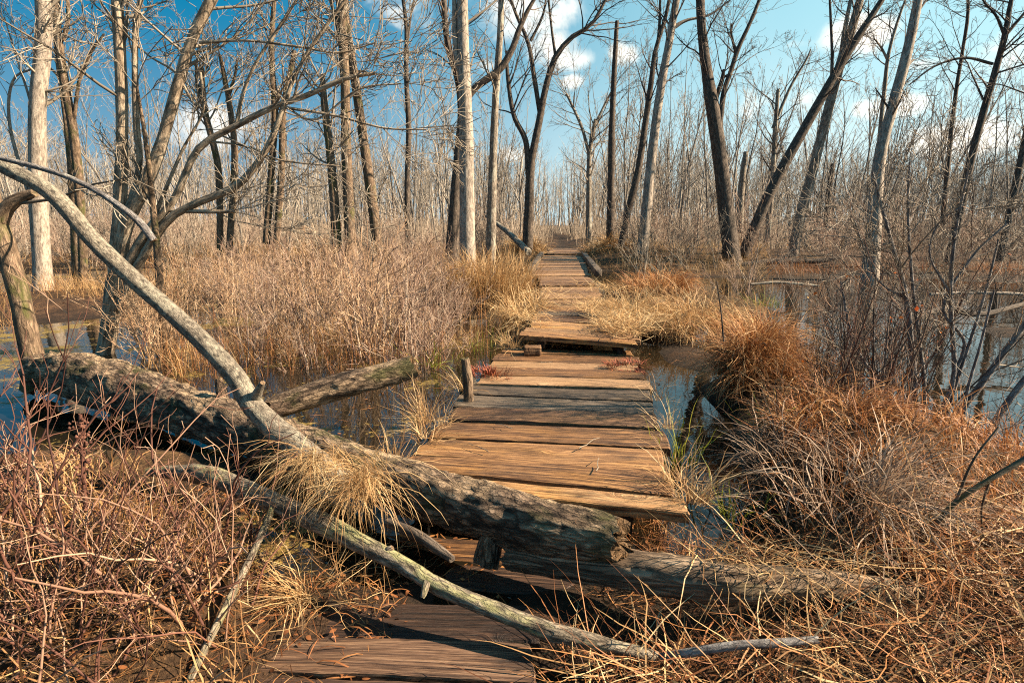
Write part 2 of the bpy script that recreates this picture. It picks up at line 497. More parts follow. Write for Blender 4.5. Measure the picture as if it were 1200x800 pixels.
def woodmat(name, stops, stain=(0.012, 0.010, 0.010), stainamt=0.55, yellow=0.3, rough=0.6):
    m, nt, out = newmat(name)
    bc = attr(nt, 'bc').outputs['Vector']
    tv = attr(nt, 'tint').outputs['Fac']
    kn = nd(nt, 'ShaderNodeTexVoronoi', feature='F1', ins={'Vector': mapv(nt, bc, (2.1, 5.5, 3.0)), 'Scale': 1.0, 'Randomness': 1.0})
    kd = kn.outputs['Distance']
    kf = nd(nt, 'ShaderNodeMapRange', interpolation_type='SMOOTHSTEP', ins={0: kd, 1: 0.02, 2: 0.34, 3: 1.0, 4: 0.0}).outputs[0]
    wv = nd(nt, 'ShaderNodeTexNoise', ins={'Vector': mapv(nt, bc, (1.5, 4, 4)), 'Scale': 1.0, 'Detail': 3.0})
    sep = nd(nt, 'ShaderNodeSeparateXYZ', ins={0: bc})
    yy = mth(nt, 'ADD', mth(nt, 'ADD', mth(nt, 'MULTIPLY', sep.outputs[1], 1.0), mth(nt, 'MULTIPLY', wv.outputs['Fac'], 0.045)), mth(nt, 'MULTIPLY', kf, 0.06))
    cv = nd(nt, 'ShaderNodeCombineXYZ', ins={0: mth(nt, 'MULTIPLY', sep.outputs[0], 1.6), 1: mth(nt, 'MULTIPLY', yy, 75.0), 2: mth(nt, 'MULTIPLY', sep.outputs[2], 40.0)})
    gr = nd(nt, 'ShaderNodeTexNoise', ins={'Vector': cv.outputs[0], 'Scale': 1.0, 'Detail': 5.0, 'Roughness': 0.6})
    med = nd(nt, 'ShaderNodeTexNoise', ins={'Vector': mapv(nt, cv.outputs[0], (2.2, 1.9, 2.0), (5, 1, 2)), 'Scale': 1.0, 'Detail': 4.0, 'Roughness': .7})
    fine = nd(nt, 'ShaderNodeTexNoise', ins={'Vector': mapv(nt, bc, (14, 320, 90)), 'Scale': 1.0, 'Detail': 3.0})
    sn = nd(nt, 'ShaderNodeTexNoise', ins={'Vector': mapv(nt, bc, (2.4, 9, 3)), 'Scale': 1.0, 'Detail': 6.0, 'Roughness': 0.68})
    yn = nd(nt, 'ShaderNodeTexNoise', ins={'Vector': mapv(nt, bc, (1.7, 5, 3), (9, 3, 1)), 'Scale': 1.0, 'Detail': 4.0, 'Roughness': 0.6})
    g2 = mth(nt, 'ADD', mth(nt, 'MULTIPLY', gr.outputs['Fac'], 0.8), mth(nt, 'MULTIPLY', mth(nt, 'SUBTRACT', fine.outputs['Fac'], 0.5), 0.45))
    g2 = mth(nt, 'ADD', g2, mth(nt, 'MULTIPLY', mth(nt, 'SUBTRACT', med.outputs['Fac'], .5), .75))
    g2 = mth(nt, 'ADD', g2, mth(nt, 'MULTIPLY', mth(nt, 'SUBTRACT', tv, 0.5), 0.36))
    col = ramp(nt, g2, stops)
    yf = nd(nt, 'ShaderNodeMapRange', ins={0: yn.outputs['Fac'], 1: .48, 2: .68, 3: 0.0, 4: yellow}).outputs[0]
    col = mixc(nt, yf, col, mixc(nt, 1.0, col, (1.25, 1.15, 0.5), 'MULTIPLY'))
    sf = nd(nt, 'ShaderNodeMapRange', ins={0: sn.outputs['Fac'], 1: .50, 2: .68, 3: 0.0, 4: stainamt}).outputs[0]
    col = mixc(nt, sf, col, stain)
    ck = nd(nt, 'ShaderNodeTexNoise', ins={'Vector': mapv(nt, cv.outputs[0], (.55, .42, .5), (3, 5, 1)), 'Scale': 1.0, 'Detail': 2.0})
    cf = nd(nt, 'ShaderNodeMapRange', ins={0: mth(nt, 'ABSOLUTE', mth(nt, 'SUBTRACT', ck.outputs['Fac'], .5)), 1: 0.0, 2: 0.016, 3: 0.8, 4: 0.0}).outputs[0]
    cf = mth(nt, 'MULTIPLY', cf, nd(nt, 'ShaderNodeMapRange', ins={0: yn.outputs['Fac'], 1: .40, 2: .55}).outputs[0])
    col = mixc(nt, cf, col, (.016, .009, .005))
    kk = nd(nt, 'ShaderNodeMapRange', ins={0: kd, 1: 0.03, 2: 0.13, 3: 0.75, 4: 0.0}).outputs[0]
    col = mixc(nt, kk, col, (0.018, 0.010, 0.006))
    hg = mth(nt, 'ADD', mth(nt, 'MULTIPLY', gr.outputs['Fac'], 0.8), mth(nt, 'ADD', mth(nt, 'MULTIPLY', med.outputs['Fac'], .9), mth(nt, 'MULTIPLY', fine.outputs['Fac'], 0.6)))
    bp = nd(nt, 'ShaderNodeBump', ins={'Strength': 0.9, 'Distance': 0.008, 'Height': hg})
    rg = nd(nt, 'ShaderNodeMapRange', ins={0: sn.outputs['Fac'], 1: .35, 2: .7, 3: rough + .12, 4: rough - .12}).outputs[0]
    b = nd(nt, 'ShaderNodeBsdfPrincipled', ins={'Base Color': col, 'Roughness': rg, 'Specular IOR Level': 0.3, 'Normal': bp.outputs[0]})
    nt.links.new(b.outputs[0], out.inputs[0])
    return m


M = {}
M['grey_bark'] = bark('grey_bark', (.055, .045, .036), (.20, .165, .13), (.40, .34, .27), lichen=(.36, .35, .29), patch=.5)
M['tan_bark'] = bark('tan_bark', (.055, .042, .03), (.27, .205, .145), (.48, .385, .28), lichen=(.40, .335, .25), patch=.5, crk=.3)
M['pale_bark'] = bark('pale_bark', (.09, .075, .062), (.26, .215, .175), (.46, .39, .32), lichen=(.40, .345, .285), patch=.48, bump_=.5, crk=.25)
M['dark_bark'] = bark('dark_bark', (.022, .018, .016), (.085, .066, .052), (.20, .155, .12), lichen=(.19, .17, .14), patch=.58)
M['brown_bark'] = bark('brown_bark', (.035, .024, .016), (.14, .095, .062), (.30, .215, .145), moss=(.07, .075, .02))
M['log_bark'] = bark('log_bark', (.015, .011, .009), (.125, .083, .056), (.34, .245, .17), lichen=(.42, .30, .19), moss=(.050, .055, .014), patch=.46, gate=(.34, .50), scale=1.1, stretch=.42, bump_=1.0, bdist=.05, endcol=(.22, .135, .07))
M['bleached_wood'] = bark('bleached_wood', (.03, .02, .014), (.19, .13, .085), (.38, .28, .19), lichen=(.13, .10, .05), patch=.52, scale=1.1, stretch=.14, bump_=.8, bdist=.03, endcol=(.30, .20, .12))
M['lichen_bark'] = bark('lichen_bark', (.05, .043, .034), (.16, .135, .105), (.29, .25, .195), lichen=(.28, .255, .195), patch=.46, scale=2.0, stretch=.7, bump_=.6, crk=.15, endcol=(.3, .2, .12))
M['stick_bark'] = bark('stick_bark', (.05, .045, .045), (.17, .155, .15), (.33, .31, .29), lichen=(.30, .30, .26), scale=1.8, stretch=.5, endcol=(.3, .2, .12))
M['mossy_stick'] = bark('mossy_stick', (.05, .04, .03), (.19, .155, .115), (.37, .31, .23), lichen=(.30, .29, .13), patch=.5, scale=1.5, stretch=.4, bump_=.8, endcol=(.3, .2, .12))
M['twig_grey'] = twigmat('twig_grey', (.10, .08, .06), (.20, .165, .125), (.33, .28, .22))
M['twig_dark'] = twigmat('twig_dark', (.035, .026, .022), (.09, .066, .052), (.19, .145, .11))
M['twig_red'] = twigmat('twig_red', (.11, .062, .045), (.265, .175, .13), (.46, .36, .275))
M['far_brush'] = twigmat('far_brush', (.11, .085, .062), (.25, .195, .145), (.44, .36, .28))
M['twig_tan'] = twigmat('twig_tan', (.16, .09, .05), (.32, .20, .12), (.52, .38, .25))
M['weed_red'] = twigmat('weed_red', (.04, .014, .010), (.135, .058, .038), (.37, .245, .165))
M['far_bark'] = twigmat('far_bark', (.06, .052, .045), (.20, .172, .142), (.42, .37, .305))
M['straw'] = grassmat('straw', [(0.0, (.15, .075, .032)), (0.35, (.36, .195, .08)), (0.7, (.57, .38, .18)), (1.0, (.69, .53, .31))])
M['rust_grass'] = grassmat('rust_grass', [(0.0, (.12, .045, .018)), (0.4, (.32, .125, .045)), (0.75, (.50, .245, .09)), (1.0, (.62, .40, .20))])
M['grey_grass'] = grassmat('grey_grass', [(0.0, (.10, .06, .04)), (0.5, (.26, .175, .12)), (1.0, (.48, .36, .26))])
M['green_grass'] = grassmat('green_grass', [(0.0, (.10, .13, .015)), (0.5, (.22, .25, .03)), (1.0, (.42, .40, .07))], .35)
M['red_moss'] = grassmat('red_moss', [(0.0, (.10, .018, .010)), (0.5, (.26, .06, .03)), (1.0, (.40, .16, .07))], .1)
M['red_leaf'] = grassmat('red_leaf', [(0.0, (.35, .06, .02)), (0.6, (.55, .15, .03)), (1.0, (.6, .38, .04))], .4)
M['plank_a'] = woodmat('plank_brown', [(0.22, (.030, .013, .007)), (0.41, (.185, .092, .040)), (0.56, (.36, .195, .085)), (0.77, (.56, .37, .19))], yellow=.5, stainamt=.72)
M['plank_grey'] = woodmat('plank_grey', [(0.22, (.03, .02, .014)), (0.45, (.115, .085, .06)), (0.6, (.21, .165, .125)), (0.8, (.34, .28, .22))], yellow=.15, stainamt=.8)
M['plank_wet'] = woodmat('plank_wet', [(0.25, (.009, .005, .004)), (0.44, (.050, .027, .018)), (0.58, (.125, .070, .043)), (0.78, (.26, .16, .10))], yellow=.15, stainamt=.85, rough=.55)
M['plank_red'] = woodmat('plank_red', [(0.22, (.05, .024, .014)), (0.42, (.18, .098, .05)), (0.58, (.32, .19, .10)), (0.8, (.48, .32, .18))], yellow=.25, stainamt=.45)
M['beam'] = woodmat('beam_wood', [(0.2, (.012, .008, .006)), (0.5, (.05, .03, .02)), (0.8, (.14, .09, .06))], yellow=.0)

m, nt, out = newmat('rusty_iron')
b = nd(nt, 'ShaderNodeBsdfPrincipled', ins={'Base Color': (.05, .022, .012, 1), 'Roughness': .8, 'Metallic': .3})
nt.links.new(b.outputs[0], out.inputs[0])
M['rust'] = m

# ground
m, nt, out = newmat('mud_and_litter')
pos = nd(nt, 'ShaderNodeNewGeometry').outputs['Position']
a1 = nd(nt, 'ShaderNodeTexNoise', ins={'Vector': pos, 'Scale': 5.0, 'Detail': 8.0, 'Roughness': .7})
a2 = nd(nt, 'ShaderNodeTexNoise', ins={'Vector': pos, 'Scale': 45.0, 'Detail': 5.0, 'Roughness': .7})
a3 = nd(nt, 'ShaderNodeTexNoise', ins={'Vector': pos, 'Scale': .35, 'Detail': 5.0, 'Roughness': .6})
f = mth(nt, 'ADD', mth(nt, 'MULTIPLY', a1.outputs['Fac'], .5), mth(nt, 'MULTIPLY', a2.outputs['Fac'], .5))
col = ramp(nt, f, [(.34, (.012, .008, .005)), (.50, (.045, .024, .013)), (.60, (.12, .064, .033)), (.74, (.27, .17, .09))])
col = mixc(nt, nd(nt, 'ShaderNodeMapRange', ins={0: a3.outputs['Fac'], 1: .45, 2: .65, 3: 0, 4: .5}).outputs[0], col, mixc(nt, 1.0, col, (.75, .95, .45), 'MULTIPLY'))
sepz = nd(nt, 'ShaderNodeSeparateXYZ', ins={0: pos})
wet = nd(nt, 'ShaderNodeMapRange', ins={0: sepz.outputs[2], 1: .0, 2: .09, 3: .8, 4: 0}).outputs[0]
col = mixc(nt, wet, col, (.010, .008, .006))
bp = nd(nt, 'ShaderNodeBump', ins={'Strength': 1.0, 'Distance': .04, 'Height': f})
b = nd(nt, 'ShaderNodeBsdfPrincipled', ins={'Base Color': col, 'Roughness': .85, 'Specular IOR Level': .2, 'Normal': bp.outputs[0]})
nt.links.new(b.outputs[0], out.inputs[0])
M['ground'] = m

# swamp water with floating moss
m, nt, out = newmat('swamp_water')
pos = nd(nt, 'ShaderNodeNewGeometry').outputs['Position']
w1 = nd(nt, 'ShaderNodeTexNoise', ins={'Vector': pos, 'Scale': 3.0, 'Detail': 3.0, 'Roughness': .5})
w2 = nd(nt, 'ShaderNodeTexNoise', ins={'Vector': pos, 'Scale': 1.1, 'Detail': 9.0, 'Roughness': .68})
w3 = nd(nt, 'ShaderNodeTexNoise', ins={'Vector': pos, 'Scale': 30.0, 'Detail': 4.0, 'Roughness': .7})
bp = nd(nt, 'ShaderNodeBump', ins={'Strength': .25, 'Distance': .012, 'Height': w1.outputs['Fac']})
wa = nd(nt, 'ShaderNodeBsdfPrincipled', ins={'Base Color': (.010, .008, .005, 1), 'Roughness': .025, 'IOR': 1.36, 'Specular IOR Level': .8, 'Normal': bp.outputs[0]})
mc = ramp(nt, w3.outputs['Fac'], [(.3, (.03, .022, .006)), (.5, (.15, .10, .018)), (.7, (.30, .20, .04))])
bp2 = nd(nt, 'ShaderNodeBump', ins={'Strength': .8, 'Distance': .02, 'Height': w3.outputs['Fac']})
mo = nd(nt, 'ShaderNodeBsdfPrincipled', ins={'Base Color': mc, 'Roughness': .75, 'Normal': bp2.outputs[0]})
mfac = nd(nt, 'ShaderNodeMapRange', ins={0: mth(nt, 'ADD', w2.outputs['Fac'], mth(nt, 'MULTIPLY', mth(nt, 'SUBTRACT', w3.outputs['Fac'], .5), .35)), 1: .55, 2: .585, 3: 0, 4: 1}).outputs[0]
sp_ = nd(nt, 'ShaderNodeSeparateXYZ', ins={0: pos})
leftf = nd(nt, 'ShaderNodeMapRange', ins={0: sp_.outputs[0], 1: -.2, 2: -1.0, 3: 0.0, 4: 1}).outputs[0]
mfac = mth(nt, 'MULTIPLY', mfac, leftf)
mx = nd(nt, 'ShaderNodeMixShader', ins={0: mfac, 1: wa.outputs[0], 2: mo.outputs[0]})
nt.links.new(mx.outputs[0], out.inputs[0])
M['water'] = m

# ------------------------------------------------------------------ ground and water
nx, ny = 300, 330
gx = 450 * np.sinh(6.2 * np.linspace(-1, 1, nx)) / math.sinh(6.2)
gy = 2.5 + 650 * np.sinh(6.4 * np.linspace(-.58, 1, ny)) / math.sinh(6.4)
XX, YY = np.meshgrid(gx, gy)
ZZ = gh(XX, YY)
mb = MB()
idx = np.arange(nx * ny).reshape(ny, nx)
q = np.stack([idx[:-1, :-1], idx[:-1, 1:], idx[1:, 1:], idx[1:, :-1]], -1).reshape(-1, 4)
mb.add(np.stack([XX, YY, ZZ], -1), quads=q)
tag(mb.build('ground', M['ground']), kind='structure')
mb = MB()
mb.add([(-450, -60, 0), (450, -60, 0), (450, 650, 0), (-450, 650, 0)], quads=[(0, 1, 2, 3)])
tag(mb.build('water', M['water']), kind='structure')


# ------------------------------------------------------------------ boardwalk
def plank_mesh(mb, A, B, C, D, thick, sd_, tint):
    """top corners: A near-left, B near-right, C far-right, D far-left"""
    A, B, C, D = map(np.asarray, (A, B, C, D))
    nu = 30
    us = np.concatenate([[0, .006], np.linspace(.03, .97, nu - 4), [.994, 1]])
    vs = np.array([0, .035, .25, .5, .75, .965, 1])
    dz = np.array([-.005, 0, 0, 0, 0, 0, -.005])
    du = np.array([-.006, 0] + [0] * (nu - 4) + [0, -.006])
    wl = np.linalg.norm(D - A); ll = np.linalg.norm(B - A)
    ex, ey = unit(B - A), unit(D - A)
    ez = unit(np.cross(ex, ey))
    bow = random.uniform(-.006, .006)
    top = np.empty((len(us), len(vs), 3)); bcs = np.empty_like(top)
    for i, u in enumerate(us):
        for j, v in enumerate(vs):
            p = (A * (1 - u) + B * u) * (1 - v) + (D * (1 - u) + C * u) * v
            e = noise.noise((u * ll * 7 + sd_, v * 2, 3.1)) * .006 + noise.noise((u * ll * 30 + sd_, v, 7.1)) * .003
            if j <= 1:
                p = p + ey * e
            if j >= 5:
                p = p - ey * e
            if i <= 1 or i >= len(us) - 2:
                k_ = noise.noise((v * wl * 30 + sd_, sd_, i > 3)) * .014
                p = p + ex * k_
            p = p + ez * (dz[j] + du[i] + bow * (1 - (2 * u - 1) ** 2) + .0035 * noise.noise((u * ll * 2 + sd_, v * wl * 8, 0)))
            top[i, j] = p
            bcs[i, j] = (u * ll + sd_ * 3.7, v * wl + sd_ * 1.3, 0)
    bot = top.copy()
    bot = bot - ez * thick
    bb = bcs.copy(); bb[..., 2] = thick
    n1, n2 = len(us), len(vs)
    V = np.concatenate([top.reshape(-1, 3), bot.reshape(-1, 3)])
    it = np.arange(n1 * n2).reshape(n1, n2); ib = it + n1 * n2
    Q = [np.stack([it[:-1, :-1], it[1:, :-1], it[1:, 1:], it[:-1, 1:]], -1).reshape(-1, 4),
         np.stack([ib[:-1, :-1], ib[:-1, 1:], ib[1:, 1:], ib[1:, :-1]], -1).reshape(-1, 4)]
    for r_t, r_b, fl in ((it[:, 0], ib[:, 0], 0), (it[:, -1], ib[:, -1], 1), (it[0, :], ib[0, :], 1), (it[-1, :], ib[-1, :], 0)):
        qq = np.stack([r_b[:-1], r_b[1:], r_t[1:], r_t[:-1]], -1)
        Q.append(qq[:, ::-1] if fl else qq)
    mb.add(V, quads=np.concatenate(Q), bc=np.concatenate([bcs.reshape(-1, 3), bb.reshape(-1, 3)]), tint=tint)


def box_between(mb, p0, p1, w, h, sd_=0.0):
    p0, p1 = np.asarray(p0, float), np.asarray(p1, float)
    ex = unit(p1 - p0)
    ey = unit(np.cross((0, 0, 1), ex))
    ez = np.cross(ex, ey)
    n_ = 12
    us = np.linspace(0, 1, n_)
    pr = [(-1, -1), (-.88, -1), (.88, -1), (1, -1), (1, -.85), (1, .85), (1, 1), (.88, 1), (-.88, 1), (-1, 1), (-1, .85), (-1, -.85)]
    pr = [(a * (.97 if abs(a) == 1 and abs(b_) == 1 else 1), b_ * (.97 if abs(a) == 1 and abs(b_) == 1 else 1)) for a, b_ in pr]
    k = len(pr)
    V = []; Bc = []
    for u in us:
        for (a, b_) in pr:
            jit = noise.noise((u * 9 + sd_, a, b_)) * .006
            V.append(p0 * (1 - u) + p1 * u + ey * (a * w / 2 + jit) + ez * (b_ * h / 2 + jit))
            Bc.append((u * np.linalg.norm(p1 - p0) + sd_, a * w / 2 + sd_, b_ * h / 2))
    idx = np.arange(n_ * k).reshape(n_, k)
    Q = np.stack([idx[:-1], np.roll(idx, -1, 1)[:-1], np.roll(idx, -1, 1)[1:], idx[1:]], -1).reshape(-1, 4)
    c0 = len(V); V += [p0, p1]; Bc += [(sd_, sd_, 0), (sd_ + 1, sd_, 0)]
    j = np.arange(k)
    T = np.concatenate([np.stack([np.roll(j, -1), j, np.full(k, c0)], -1), np.stack([idx[-1], np.roll(idx[-1], -1), np.full(k, c0 + 1)], -1)])
    mb.add(V, quads=Q, tris=T, bc=Bc, tint=.5)


_seed = [0.0]


def section(label, rows, mats, thick=.05, gap=.012, joist=True, end_jit=.03, nails=False):
    """rows: seam lines from near to far, each (left point, right point)."""
    c = (rows[0][0] + rows[-1][1]) / 2
    t = thing('boardwalk_section', label, 'boardwalk', (c[0], c[1], 0), 'plank sections of the boardwalk')
    for i in range(len(rows) - 1):
        (l0, r0), (l1, r1) = rows[i], rows[i + 1]
        ex = unit(r0 - l0); fy = unit(l1 - l0); fyr = unit(r1 - r0)
        jl, jr = random.uniform(-end_jit, end_jit), random.uniform(-end_jit, end_jit)
        g0, g1 = gap * random.uniform(.3, 1.1), gap * random.uniform(.3, 1.1)
        zt = random.uniform(-.006, .006)
        up = np.array([0, 0, 1])
        A = l0 + fy * g0 + ex * jl + up * (zt + random.uniform(-.004, .004)); B = r0 + fyr * g0 + ex * jr + up * (zt + random.uniform(-.004, .004))
        C = r1 - fyr * g1 + ex * jr + up * zt; D = l1 - fy * g1 + ex * jl + up * zt
        mb = MB(); _seed[0] += 1.37
        plank_mesh(mb, A, B, C, D, thick, _seed[0], random.uniform(.15, .95))
        o = mb.build('plank', mats[i] if isinstance(mats, list) else mats, t)
        o.data.set_sharp_from_angle(angle=math.radians(32))
        mats_i = mats[i] if isinstance(mats, list) else mats
        if nails:
            nz = unit(np.cross(B - A, D - A))
            for fr in (.07, .93):
                for fv in (.25, .75):
                    c_ = (A * (1 - fr) + B * fr) * (1 - fv) + (D * (1 - fr) + C * fr) * fv + rng.normal(0, .006, 3) * (1, 1, 0) + nz * .0035
                    an = np.arange(8) * math.pi / 4
                    rg = np.stack([np.cos(an) * .0055, np.sin(an) * .0055, 0 * an], -1)
                    mb = MB()
                    mb.add(np.concatenate([c_ + rg - nz * .008, c_ + rg, [c_ + nz * .0015]]), quads=[(k_, (k_ + 1) % 8, 8 + (k_ + 1) % 8, 8 + k_) for k_ in range(8)], tris=[(8 + k_, 8 + (k_ + 1) % 8, 16) for k_ in range(8)])
                    mb.build('nail_head', M['rust'], o)
        if mats_i is M['plank_grey'] and isinstance(mats, list):
            o['label'] = 'grey weathered plank'
    if joist:
        for fr in (.16, .84):
            p0 = rows[0][0] * (1 - fr) + rows[0][1] * fr; p1 = rows[-1][0] * (1 - fr) + rows[-1][1] * fr
            dirv = unit(p1 - p0)
            mb = MB()
            box_between(mb, p0 + dirv * .06 - (0, 0, thick + .062), p1 - dirv * .06 - (0, 0, thick + .062), .05, .11, fr * 7)
            mb.build('joist', M['beam'], t)
    return t


def lerp_rows(nl, nr, fr_, fl, n, jit=.12):
    ts = np.linspace(0, 1, n + 1)
    ts[1:-1] += (rng.random(n - 1) - .5) * jit / n * 2
    return [(nl * (1 - t) + fl * t, nr * (1 - t) + fr_ * t) for t in ts]


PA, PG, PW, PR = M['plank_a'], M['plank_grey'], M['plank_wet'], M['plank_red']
# foreground, sunk
za = .05
rows = [(G(232, 850, za), G(655, 872, za)), (G(266, 788, za), G(640, 800, za)), (G(294, 745, za), G(632, 752, za)), (G(324, 700, za), G(618, 706, za))]
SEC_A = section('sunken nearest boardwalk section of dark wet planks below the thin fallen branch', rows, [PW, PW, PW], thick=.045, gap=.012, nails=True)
# between, collapsed planks below the big log
rows = [(G(345, 676, -.03), G(655, 700, .02)), (G(385, 650, -.02), G(690, 668, .02)), (G(420, 622, .0), G(715, 640, .03))]
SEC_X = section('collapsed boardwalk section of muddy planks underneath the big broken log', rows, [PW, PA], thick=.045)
# main section
zb = .20
left = [(430, 563), (452, 548), (478, 531), (503, 511), (520, 492), (533, 475), (541, 461), (553, 450), (562, 440), (570, 430), (577, 421), (586, 413), (592, 407)]
right = [(802, 602), (794, 581), (785, 552), (782, 524), (776, 502), (771, 485), (767, 470), (762, 456), (757, 445), (752, 435), (748, 426), (745, 417), (742, 411)]
rows = [(G(*a, zb), G(*b_, zb)) for a, b_ in zip(left, right)]
SEC_B = section('broad sunlit boardwalk section of gold-brown planks beyond the big broken log', rows,
                [PA, PA, PA, PA, PR, PG, PG, PR, PA, PR, PA, PA], thick=.042, gap=.024, nails=True)
# raised tilted section
nl, nr = G(611, 393, .34), G(752, 405, .30)
fl, fr = G(646, 351, .22), G(699, 351, .22)
fl = nl + (G(640, 350, .22) - nl); fr = G(708, 350, .22)
SEC_C = section('tilted boardwalk section with its near edge lifted over a dark gap', lerp_rows(nl, nr, fr, fl, 13), [PA, PR, PA, PA, PR, PA, PG, PR, PA, PR, PA, PR, PR], thick=.038, gap=.020, end_jit=.03)
rows = lerp_rows(G(628, 350, .24), G(706, 349, .24), G(698, 336, .22), G(636, 336, .22), 5)
SEC_D = section('short boardwalk section of five planks half hidden by straw', rows, PR, thick=.05)
rows = lerp_rows(G(634, 333.5, .25), G(697, 333, .25), G(690, 324, .21), G(630, 324, .21), 6)
SEC_E = section('short boardwalk section in front of the one with side rails', rows, PR, thick=.05)
nl, nr, fr, fl = G(624, 322.5, .24), G(692, 322, .24), G(681, 299, .24), G(637, 299, .24)
SEC_F = section('distant reddish boardwalk section with a timber rail along each side', lerp_rows(nl, nr, fr, fl, 28), PR, thick=.05)
for (a, b_) in (((nl + (-.06, 0, .05)), (fl + (-.06, 0, .05))), ((nr + (.12, -.4, .06)), (fr + (.06, 0, .06)))):
    for k in range(2):
        p0 = a + (b_ - a) * (k * .5 + .01); p1 = a + (b_ - a) * (k * .5 + .48)
        mb = MB(); box_between(mb, p0, p1, .14, .15, k * 3.3 + a[0])
        mb.build('side_rail', M['grey_bark'] if False else PG, SEC_F)
rows = lerp_rows(G(641, 297, .30), G(682, 297, .30), G(676, 291.5, .26), G(645, 291.5, .26), 14)
SEC_G = section('farthest short boardwalk section fading into yellow grass', rows, PR, thick=.05)


# ------------------------------------------------------------------ branching
def rot_about(d, ang, az):
    ref = np.array([0, 0, 1.0]) if abs(d[2]) < .9 else np.array([1.0, 0, 0])
    u = unit(np.cross(d, ref)); w = np.cross(d, u)
    return unit(d * math.cos(ang) + (u * math.cos(az) + w * math.sin(az)) * math.sin(ang))


def grow(out, p, d, L, r, lvl, cfg, rmin):
    n = cfg['n'][lvl]
    step = L / (n - 1)
    pts = [np.array(p, float)]
    for i in range(n - 1):
        d = unit(d + np.array([random.gauss(0, 1), random.gauss(0, 1), random.gauss(0, 1)]) * cfg['wander'][lvl] + np.array([0, 0, cfg['up'][lvl]]))
        pts.append(pts[-1] + d * step)
    rad = np.maximum(r * (1 - (1 - cfg['tip']) * np.linspace(0, 1, n)), rmin)
    pts = np.array(pts)
    out.setdefault((lvl, n), []).append((pts, rad))
    if lvl + 1 < len(cfg['n']):
        kids(out, pts, rad, L, lvl, cfg, rmin, cfg['kids'][lvl], cfg['t0'][lvl])


def kids(out, pts, rad, L, lvl, cfg, rmin, nk, t0, t1=1.0):
    n = len(pts)
    for j in range(nk):
        t = random.uniform(t0, t1)
        x = t * (n - 1); i = min(int(x), n - 2); f_ = x - i
        p = pts[i] * (1 - f_) + pts[i + 1] * f_
        rr = rad[i] * (1 - f_) + rad[i + 1] * f_
        d0 = unit(pts[i + 1] - pts[i])
        dn = rot_about(d0, math.radians(random.uniform(*cfg['ang'])), random.uniform(0, 2 * math.pi))
        grow(out, p, dn, L * random.uniform(*cfg['len']) * (1.15 - .55 * t), rr * random.uniform(.4, .7), lvl + 1, cfg, rmin)


def emit(out, mb, sides, lv=None, tint=None):
    for (lvl, n), lst in out.items():
        if lv is not None and lvl not in lv:
            continue
        P = np.array([a for a, b_ in lst]); R = np.array([b_ for a, b_ in lst])
        mb.tubes(P, R, sides[min(lvl, len(sides) - 1)], tint=tint)


CFG_TREE = dict(n=[12, 7, 5, 4], wander=[.05, .13, .18, .2], up=[.03, .06, .05, .03], tip=.25, kids=[12, 5, 4], t0=[.3, .2, .2], ang=(22, 55), len=(.22, .45))
CFG_SHRUB = dict(n=[7, 5, 4], wander=[.08, .16, .2], up=[.02, .05, .05], tip=.3, kids=[6, 3], t0=[.25, .25], ang=(18, 48), len=(.3, .55))


def hero_tree(name, label, cat, stems, mat, twigmat_, d, base=None, ext=3.0, n=22, crown=10, rough=.07, k=12, clen=1.6, group=None, tips=True, t0=.35, rmin=.004, levels=3, partnames=None):
    """stems: list of pixel polylines, the first the trunk"""
    built = []
    for st in stems:
        P, R = pixline(st, n, d)
        R = R * .93
        top_out = st[-1][1] < 15 or st[-1][0] < 0 or st[-1][0] > 1200
        if ext and top_out:
            dr = unit(P[-1] - P[-4])
            add = []
            p = P[-1].copy(); r = R[-1]; rr = []
            for i in range(6):
                dr = unit(dr + np.array([random.gauss(0, .1), random.gauss(0, .1), .08]))
                p = p + dr * ext / 6; r *= .80
                add.append(p.copy()); rr.append(r)
            P = np.vstack([P, add]); R = np.concatenate([R, rr])
        built.append((P, R))
    b0 = built[0][0][0]
    root = thing(name, label, cat, (b0[0], b0[1], float(gh(b0[0], b0[1]))) if base is None else base, group)
    tw = {}
    for i, (P, R) in enumerate(built):
        mb = MB()
        mb.tubes(P[None], R[None], k if R[0] * F / max(P[0][1], 1) > 3 else 7, tint=.5, cap=True, rough=rough if R[0] > .015 else 0, rf=1.1 / max(R[0], .02))
        mb.build('trunk' if i == 0 else 'limb', mat, root)
        L = np.linalg.norm(np.diff(P, axis=0), axis=1).sum()
        cfg = dict(CFG_TREE); cfg['len'] = (.8 * clen / L * .5, 1.2 * clen / L)
        cfg2 = dict(CFG_TREE)
        nk = int(crown * 1.0 * (1.0 if i == 0 else .6))
        for _ in range(nk):
            t = random.uniform(t0, 1.0) ** .8
            x = t * (len(P) - 1); ii = min(int(x), len(P) - 2); f_ = x - ii
            p = P[ii] * (1 - f_) + P[ii + 1] * f_
            d0 = unit(P[ii + 1] - P[ii])
            dn = rot_about(d0, math.radians(random.uniform(25, 65)), random.uniform(0, 2 * math.pi))
            c3 = dict(CFG_TREE); c3['n'] = [7, 5, 4][:levels]; c3['kids'] = [6, 4][:levels - 1]; c3['wander'] = [.12, .16, .2]; c3['up'] = [.05, .05, .03]; c3['t0'] = [.2, .2]
            c3['len'] = (.3, .6)
            grow(tw, p, dn, clen * random.uniform(.4, 1.2), min(R[ii] * .32, .028), 0, c3, rmin)
    if tw:
        mb = MB(); emit(tw, mb, [6, 4, 3, 3])
        mb.build('crown', twigmat_, root)
    return root


